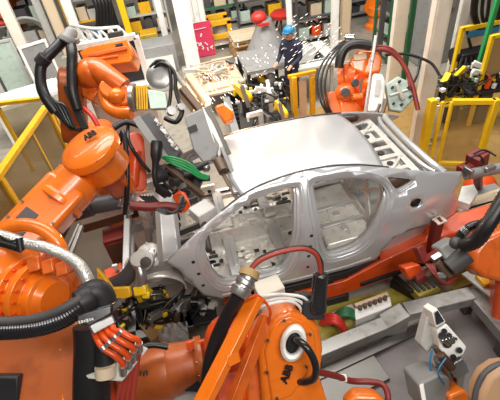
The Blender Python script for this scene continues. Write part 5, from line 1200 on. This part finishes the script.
fixture('white clamp machinery on the conveyor beside the yellow clamp behind the roof', 'clamp', tuple(Z(266, 118, .4)), 21, (1.1, 1.4, .7), ('dsteel', 'lgrey', 'white', 'steel', 'black', 'lgrey'), 16)
fixture('dark clamp machinery between the grey table and the short yellow fence bay', 'clamp', tuple(Z(270, 108, .1)), 22, (1.1, .8, .6), ('dark', 'dark', 'white', 'brown', 'black', 'yellow'), 16)
fixture('pale pinkish clamp bench below the pink-red board', 'clamp', tuple(Z(215, 80, .6)), 23, (1.15, 1.2, .4), ('beige', 'beige', 'lgrey', 'copper', 'beige', 'lgrey'), 18)
fixture('dark clamp station on the floor left of the conveyor track start', 'clamp', tuple(Z(233, 82, .1)), 24, (.6, .6, .6), ('dark', 'dark', 'steel', 'dark', 'black', 'lgrey'), 12)
c = Z(214, 80, .6)+V((-.35, .6, 0)); t = thing('steel_bench', 'beige steel bench covered with clamp parts below the pink-red board', 'bench', (c.x+.35, c.y-.6, 0)); bx, by = c.x+.35, c.y-.6
mb = MB(); mb.box((bx, by, .57), (1.35, 1.5, .06)); mb.build('top', 'beige', t, .01)
mb = MB()
for sx in (-.6, .6):
    for sy in (-.68, .68): mb.box((bx+sx, by+sy, .27), (.08, .08, .54))
mb.build('leg', 'grey', t)
c = Z(162, 72, 0); mb = MB(); mb.box((c.x, c.y+.3, .4), (1.1, .9, .8)); tag(mb.build('storage_chest', 'grey', None, .02), 'grey storage chest left of the foot of the broad white column', 'chest')
# ================================================================ BACKGROUND RIGHT
c = Y(464, 58, 4.6); t = thing('motor_unit', 'black motor unit with white brackets at upper right beside the green pole', 'motor', (c.x, c.y, 0))
mb = MB(); mb.box((c.x, c.y, c.z), (.4, .4, .34)); mb.cyl((c.x-.3, c.y, c.z+.1), (c.x+.35, c.y, c.z+.12), .17); mb.build('housing', 'dark', t, .03)
mb = MB(); mb.bar((c.x, c.y+.1, 0), (c.x, c.y+.1, c.z), .16, .16, (1, 0, 0)); mb.build('column', 'dgrey', t, .01)
mb = MB()
for dx in (-.3, -.12): mb.bar((c.x+dx, c.y-.25, c.z-.75), (c.x+dx+.03, c.y-.25, c.z-.12), .05, .05, (1, 0, 0))
mb.bar((c.x-.34, c.y-.25, c.z-.12), (c.x+.02, c.y-.25, c.z-.1), .06, .06); mb.build('bracket', 'white', t, .008)
mb = MB(); mb.cyl((c.x+.3, c.y-.15, c.z-.25), (c.x+.5, c.y-.2, c.z-.45), .09); mb.box((c.x+.35, c.y-.2, c.z-.05), (.1, .1, .3)); mb.build('valve', 'redor', t, .01)
mb = MB()
for k in range(5): mb.tube([V((c.x-.2+.1*k, c.y-.2, c.z+.1)), V((c.x-.4+.2*k, c.y-.4, c.z-.4)), V((c.x+.1*k, c.y-.3, c.z-.9))], .03, 8)
mb.build('cable', 'black', t)
a_, b_ = Y(499, -6, 3.9), Y(474, 82, 3.9); t = thing('green_pole', 'bright green slanted pole at the upper right corner', 'pole', tuple((b_.x, b_.y, 0)))
mb = MB(); mb.bar(b_, a_+(a_-b_)*.2, .085, .085); mb.build('tube', 'green', t, .01); mb = MB(); mb.bar((b_.x, b_.y, 0), b_, .09, .09, (1, 0, 0)); mb.box((b_.x, b_.y, .02), (.3, .3, .04)); mb.build('stand', 'dgreen', t, .008)
mb = MB(); q = b_.lerp(a_, .25); mb.bar(q+V((.1, -.05, 0)), q+V((.14, -.05, -.4)), .05); mb.build('clip', 'white', t, .006)
t = thing('suspended_hose', 'black hose loops hanging at the upper right left of the green pole', 'hose', tuple(Y(478, 30, 4.5)))
mb = MB()
for k, (u0, w) in enumerate(((474, 8), (478, 12), (484, 10))): mb.tube([Y(u0, -8, 4.5), Y(u0-2, 14, 4.5), Y(u0+w*.3, 26+k*3, 4.5), Y(u0+w, 30, 4.5), Y(u0+w*1.6, 18, 4.5), Y(u0+w*2, -8, 4.5)], .035, 10)
mb.tube([Y(467, 30, 4.55), Y(470, 44, 4.5), Y(476, 56, 4.5), Y(484, 50, 4.5)], .03, 10); mb.build('loop', 'black', t)
p, q = Y(462, 29, 4.5), Y(505, 33, 4.5); t = thing('yellow_gate', 'yellow barred gate with tan and blue panels in the upper right corner', 'gate', (p.x, 4.5, 0))
mb = MB(); mb.bar((p.x, 4.5, p.z), (q.x+.6, 4.5, p.z), .09, .09); mb.bar((p.x, 4.5, .4), (q.x+.6, 4.5, .4), .09, .09); mb.build('bar', 'yellow2', t, .008)
mb = MB()
for x in (p.x, q.x+.6): mb.bar((x, 4.5, 0), (x, 4.5, p.z+.04), .09, .09, (1, 0, 0))
mb.build('post', 'yellow2', t, .008)
mb = MB(); mb.box(((p.x+q.x)/2+.3, 4.53, p.z*.5), (q.x-p.x+.5, .03, p.z*.8)); mb.build('panel', 'beige', t); mb = MB(); mb.box((p.x+.5, 4.48, p.z-.14), (.7, .03, .12)); mb.build('blue_panel', 'blue', t, .01)
p, q = Y(492, 37, 3.2), Y(520, 36, 3.2); t = thing('tan_screen', 'yellow framed tan screen at the right edge below the green pole top', 'screen', (p.x, 3.2, 0))
lo = Y(476, 84, 3.2).z
mb = MB(); mb.box((p.x+.6, 3.22, (p.z+lo)/2), (1.2, .03, p.z-lo)); mb.build('panel', 'tan', t)
mb = MB(); mb.bar((p.x, 3.2, p.z), (p.x+1.2, 3.2, p.z), .07, .07); mb.bar((p.x, 3.2, 0), (p.x, 3.2, p.z+.03), .07, .07, (1, 0, 0)); mb.bar((p.x, 3.2, lo), (p.x+1.2, 3.2, lo), .06, .06); mb.build('frame', 'yellow2', t, .008)
fixture('yellow clamp cluster on a stand between the broad cream column and the green pole', 'clamp', tuple(Y(450, 98, 3.6)), 31, (1.1, .7, .55), ('yellow2', 'dark', 'yellow2', 'steel', 'black', 'white'), 18)
c = Y(450, 100, 3.6); mb = MB(); mb.box((c.x, c.y, c.z/2), (.3, .3, c.z)); tag(mb.build('stand', 'dgrey', None, .01), 'dark grey pedestal under the yellow clamp cluster at upper right', 'stand')
fixture('white bracket cluster at the right edge behind the clear yellow fence panel', 'clamp', tuple(Y(484, 88, 3.3)), 32, (.8, .5, .45), ('dark', 'dark', 'white', 'redor', 'black', 'white'), 14)
c = Y(484, 90, 3.3); mb = MB(); mb.box((c.x, c.y, c.z/2), (.25, .25, c.z)); tag(mb.build('stand', 'dgrey', None, .01), 'dark grey pedestal under the white bracket cluster at the right edge', 'stand')
p = Z(432, 100, 0); q = Y(437, 46, 3.4); mb = MB(); mb.bar((q.x, 3.4, 0), (q.x, 3.4, q.z), .07, .07, (1, 0, 0)); tag(mb.build('marker_post', 'yellow2', None, .006), 'thin yellow post standing right of the broad cream column', 'post')
mb = MB(); q = Z(438, 150, 0); mb.box((q.x+.1, q.y+.4, .35), (.28, .04, .7)); tag(mb.build('board', 'cream', None, .006), 'cream board leaning inside the left end of the clear yellow fence', 'board')
p, s = base(440, 64); t = thing('stone_block', 'grey machine block between the broad cream column and the white column', 'machine block', tuple(p))
mb = MB(); mb.box((p.x, p.y+.4, 1.0), (1.1, .8, 2.0)); mb.build('body', 'grey', t, .03); mb = MB()
for k in range(3): mb.box((p.x-.3+.3*k, p.y-.01, 1.5), (.2, .03, .3))
mb.build('vent', 'grey', t, .006)
mb = MB(); mb.box((p.x, p.y+.3, 3.1), (1.2, .5, 2.2)); tag(mb.build('wall_cabinet', 'dgrey', None, .02), 'dark grey tall cabinet above the grey machine block at upper right', 'cabinet')

# ================================================================ WORKER
def worker(p, rz, label):
    t = thing('person', label, 'person', tuple(p)); R_ = Matrix.Rotation(rz, 3, 'Z')
    J = dict(pel=(0, 0, .95), bel=(0, .02, 1.1), chest=(0, .0, 1.32), neck=(0, .03, 1.5), head0=(0, .05, 1.58), head1=(0, .06, 1.68),
             hl=(.10, 0, .9), kl=(.11, .03, .5), al=(.11, -.02, .09), tl=(.12, .14, .04), hr=(-.10, 0, .9), kr=(-.11, .05, .5), ar=(-.11, -.0, .09), tr=(-.12, .16, .04),
             sl=(.19, 0, 1.42), el=(.25, .06, 1.16), wl=(.20, .28, 1.06), sr=(-.19, 0, 1.42), er=(-.26, .05, 1.15), wr=(-.16, .27, 1.04))
    rad = dict(pel=.15, bel=.145, chest=.16, neck=.06, head0=.085, head1=.10, hl=.1, kl=.07, al=.05, tl=.045, hr=.1, kr=.07, ar=.05, tr=.045, sl=.08, el=.055, wl=.04, sr=.08, er=.055, wr=.04)
    E_ = [('pel', 'bel'), ('bel', 'chest'), ('chest', 'neck'), ('neck', 'head0'), ('head0', 'head1'), ('pel', 'hl'), ('hl', 'kl'), ('kl', 'al'), ('al', 'tl'), ('pel', 'hr'), ('hr', 'kr'), ('kr', 'ar'), ('ar', 'tr'), ('chest', 'sl'), ('sl', 'el'), ('el', 'wl'), ('chest', 'sr'), ('sr', 'er'), ('er', 'wr')]
    for sd_, w in (('l', 1), ('r', -1)):
        b = V(J['w'+sd_])
        J['pm'+sd_] = tuple(b+V((0, .07, -.01))); rad['pm'+sd_] = .035; E_.append(('w'+sd_, 'pm'+sd_))
        for k in range(4):
            a, c = 'f%d%s' % (k, sd_), 'g%d%s' % (k, sd_); J[a] = tuple(b+V(((k-1.5)*.02, .12-.005*abs(k-1.5), -.015))); J[c] = tuple(b+V(((k-1.5)*.021, .15-.008*abs(k-1.5), -.045))); rad[a] = .010; rad[c] = .008; E_ += [('pm'+sd_, a), (a, c)]
        J['th'+sd_] = tuple(b+V((-.045*w, .08, -.03))); rad['th'+sd_] = .011; E_.append(('w'+sd_, 'th'+sd_))
    ks = list(J); me = bpy.data.meshes.new('tmp'); me.from_pydata([R_ @ V(J[k]) for k in ks], [(ks.index(a), ks.index(b)) for a, b in E_], [])
    o = bpy.data.objects.new('tmp', me); COL.objects.link(o)
    m = o.modifiers.new('s', 'SKIN'); sv = me.skin_vertices[0].data
    for i, k in enumerate(ks): sv[i].radius = (rad[k],)*2; sv[i].use_root = (k == 'pel')
    u = o.modifiers.new('u', 'SUBSURF'); u.levels = 2; u.render_levels = 2
    me2 = bpy.data.meshes.new_from_object(o.evaluated_get(bpy.context.evaluated_depsgraph_get())); bpy.data.objects.remove(o)
    me2.materials.clear()
    for k in ('navy', 'skin', 'black'): me2.materials.append(M[k])
    for pl in me2.polygons:
        c = R_.inverted() @ pl.center; pl.material_index = 1 if c.z > 1.52 or (c.y > .29 and c.z > .9) else 2 if c.z < .09 else 0; pl.use_smooth = True
    me2.name = 'body'; b = bpy.data.objects.new('body', me2); COL.objects.link(b); b.parent = t
    W = lambda q: V(p)+R_ @ V(q)
    mb = MB(); mb.lathe(W((0, .05, 1.69)), (0, 0, 1), [(-.01, .125), (.03, .125), (.07, .11), (.11, .07), (.125, .02)], 24); mb.box(W((0, .17, 1.69)), (.16, .1, .015), R_ @ V((1, 0, 0))); mb.build('helmet', 'blue', t)
    mb = MB()
    for s_ in (-1, 1): mb.ell(W((.035*s_, .145, 1.655)), .011)
    mb.build('eyes', 'dark', t)
    mb = MB(); mb.ell(W((0, .155, 1.625)), (.014, .022, .024)); 
    for s_ in (-1, 1): mb.ell(W((.098*s_, .05, 1.63)), (.012, .022, .034))
    mb.build('nose_and_ears', 'skin', t)
    mb = MB(); mb.ell(W((0, .140, 1.59)), (.026, .01, .008)); mb.build('mouth', 'maroon', t)
    mb = MB(); mb.box(W((-.05, -.17, 1.36)), (.16, .012, .035), R_ @ V((1, 0, 0))); mb.box(W((.06, .155, 1.36)), (.09, .012, .03), R_ @ V((1, 0, 0))); mb.build('jacket_patch', 'bluegrey', t, .003)
    return t
hp = Z(290, 28, 1.74); worker((hp.x, hp.y, 0), 2.3, 'worker in navy work clothes and a blue helmet standing behind the tables')

# ================================================================ SPARKS
mb = MB(); rr = random.Random(6)
def drop(c, d, l, r):
    d = V(d).normalized(); u, w, _ = frame(d); mb.add([c-d*l, c+u*r, c+w*r, c-u*r, c-w*r, c+d*l], [(0, 2, 1), (0, 3, 2), (0, 4, 3), (0, 1, 4), (5, 1, 2), (5, 2, 3), (5, 3, 4), (5, 4, 1)])
for k in range(130):
    c = D(rr.gauss(312, 17), rr.gauss(42, 14), rr.uniform(6.2, 8)); drop(c, RT*.8+UP*.6, rr.uniform(.015, .05), .0038)
for k in range(80):
    c = D(rr.gauss(220, 12), rr.gauss(84, 13), rr.uniform(5.0, 6.2)); drop(c, RT*.5-UP*.7, rr.uniform(.010, .028), .006)
for k in range(40):
    c = D(rr.gauss(255, 16), rr.gauss(60, 12), rr.uniform(5.5, 7)); drop(c, RT*.6-UP*.6, rr.uniform(.010, .028), .006)
tag(mb.build('sparks', 'spark'), 'pale glowing weld sparks flying in the air behind the roof', 'sparks', None, 'stuff')

# ================================================================ LIGHT
w = bpy.data.worlds.new('world'); S.world = w; w.use_nodes = True
bg = w.node_tree.nodes['Background']; bg.inputs[0].default_value = (1, .98, .95, 1); bg.inputs[1].default_value = .075
def area(name, loc, target, sx, sy, power, col=(1, .97, .92)):
    l = bpy.data.lights.new(name, 'AREA'); l.shape = 'RECTANGLE'; l.size = sx; l.size_y = sy; l.energy = power; l.color = col
    o = bpy.data.objects.new(name, l); COL.objects.link(o); o.location = loc
    o.rotation_euler = (V(target)-V(loc)).to_track_quat('-Z', 'Y').to_euler(); return o
area('hall_and_fill_lamp', (1.5, 2.5, 8.5), (1.5, 2.5, 0), 7, 2.0, 330)
area('hall_and_fill_lamp', (2.5, 5.0, 9), (2.5, 12, 0), 12, 2.5, 1350)  # unseen lamp, set forward and tilted to brighten the near column faces
area('hall_and_fill_lamp', (.5, -3.5, 8), (1, -.5, 0), 6, 1.2, 150, (1, .93, .84))
area('hall_and_fill_lamp', (-4, 7, 9), (-4, 14, 0), 8, 2, 520)
area('hall_and_fill_lamp', (3.6, -6.5, 9), (2.6, .3, .9), 5, 1.2, 330, (1, .97, .93))  # unseen fill lamp behind the camera, added to brighten the car side
pl = bpy.data.lights.new('weld_flash', 'POINT'); pl.energy = 90; pl.color = (1, .62, .38); pl.shadow_soft_size = .08
po = bpy.data.objects.new('weld_flash', pl); COL.objects.link(po); po.location = D(228, 104, 4.9)
S.view_settings.view_transform = 'Standard'; S.view_settings.look = 'None'; S.view_settings.exposure = .32; S.view_settings.gamma = 1; S.view_settings.use_curve_mapping = False
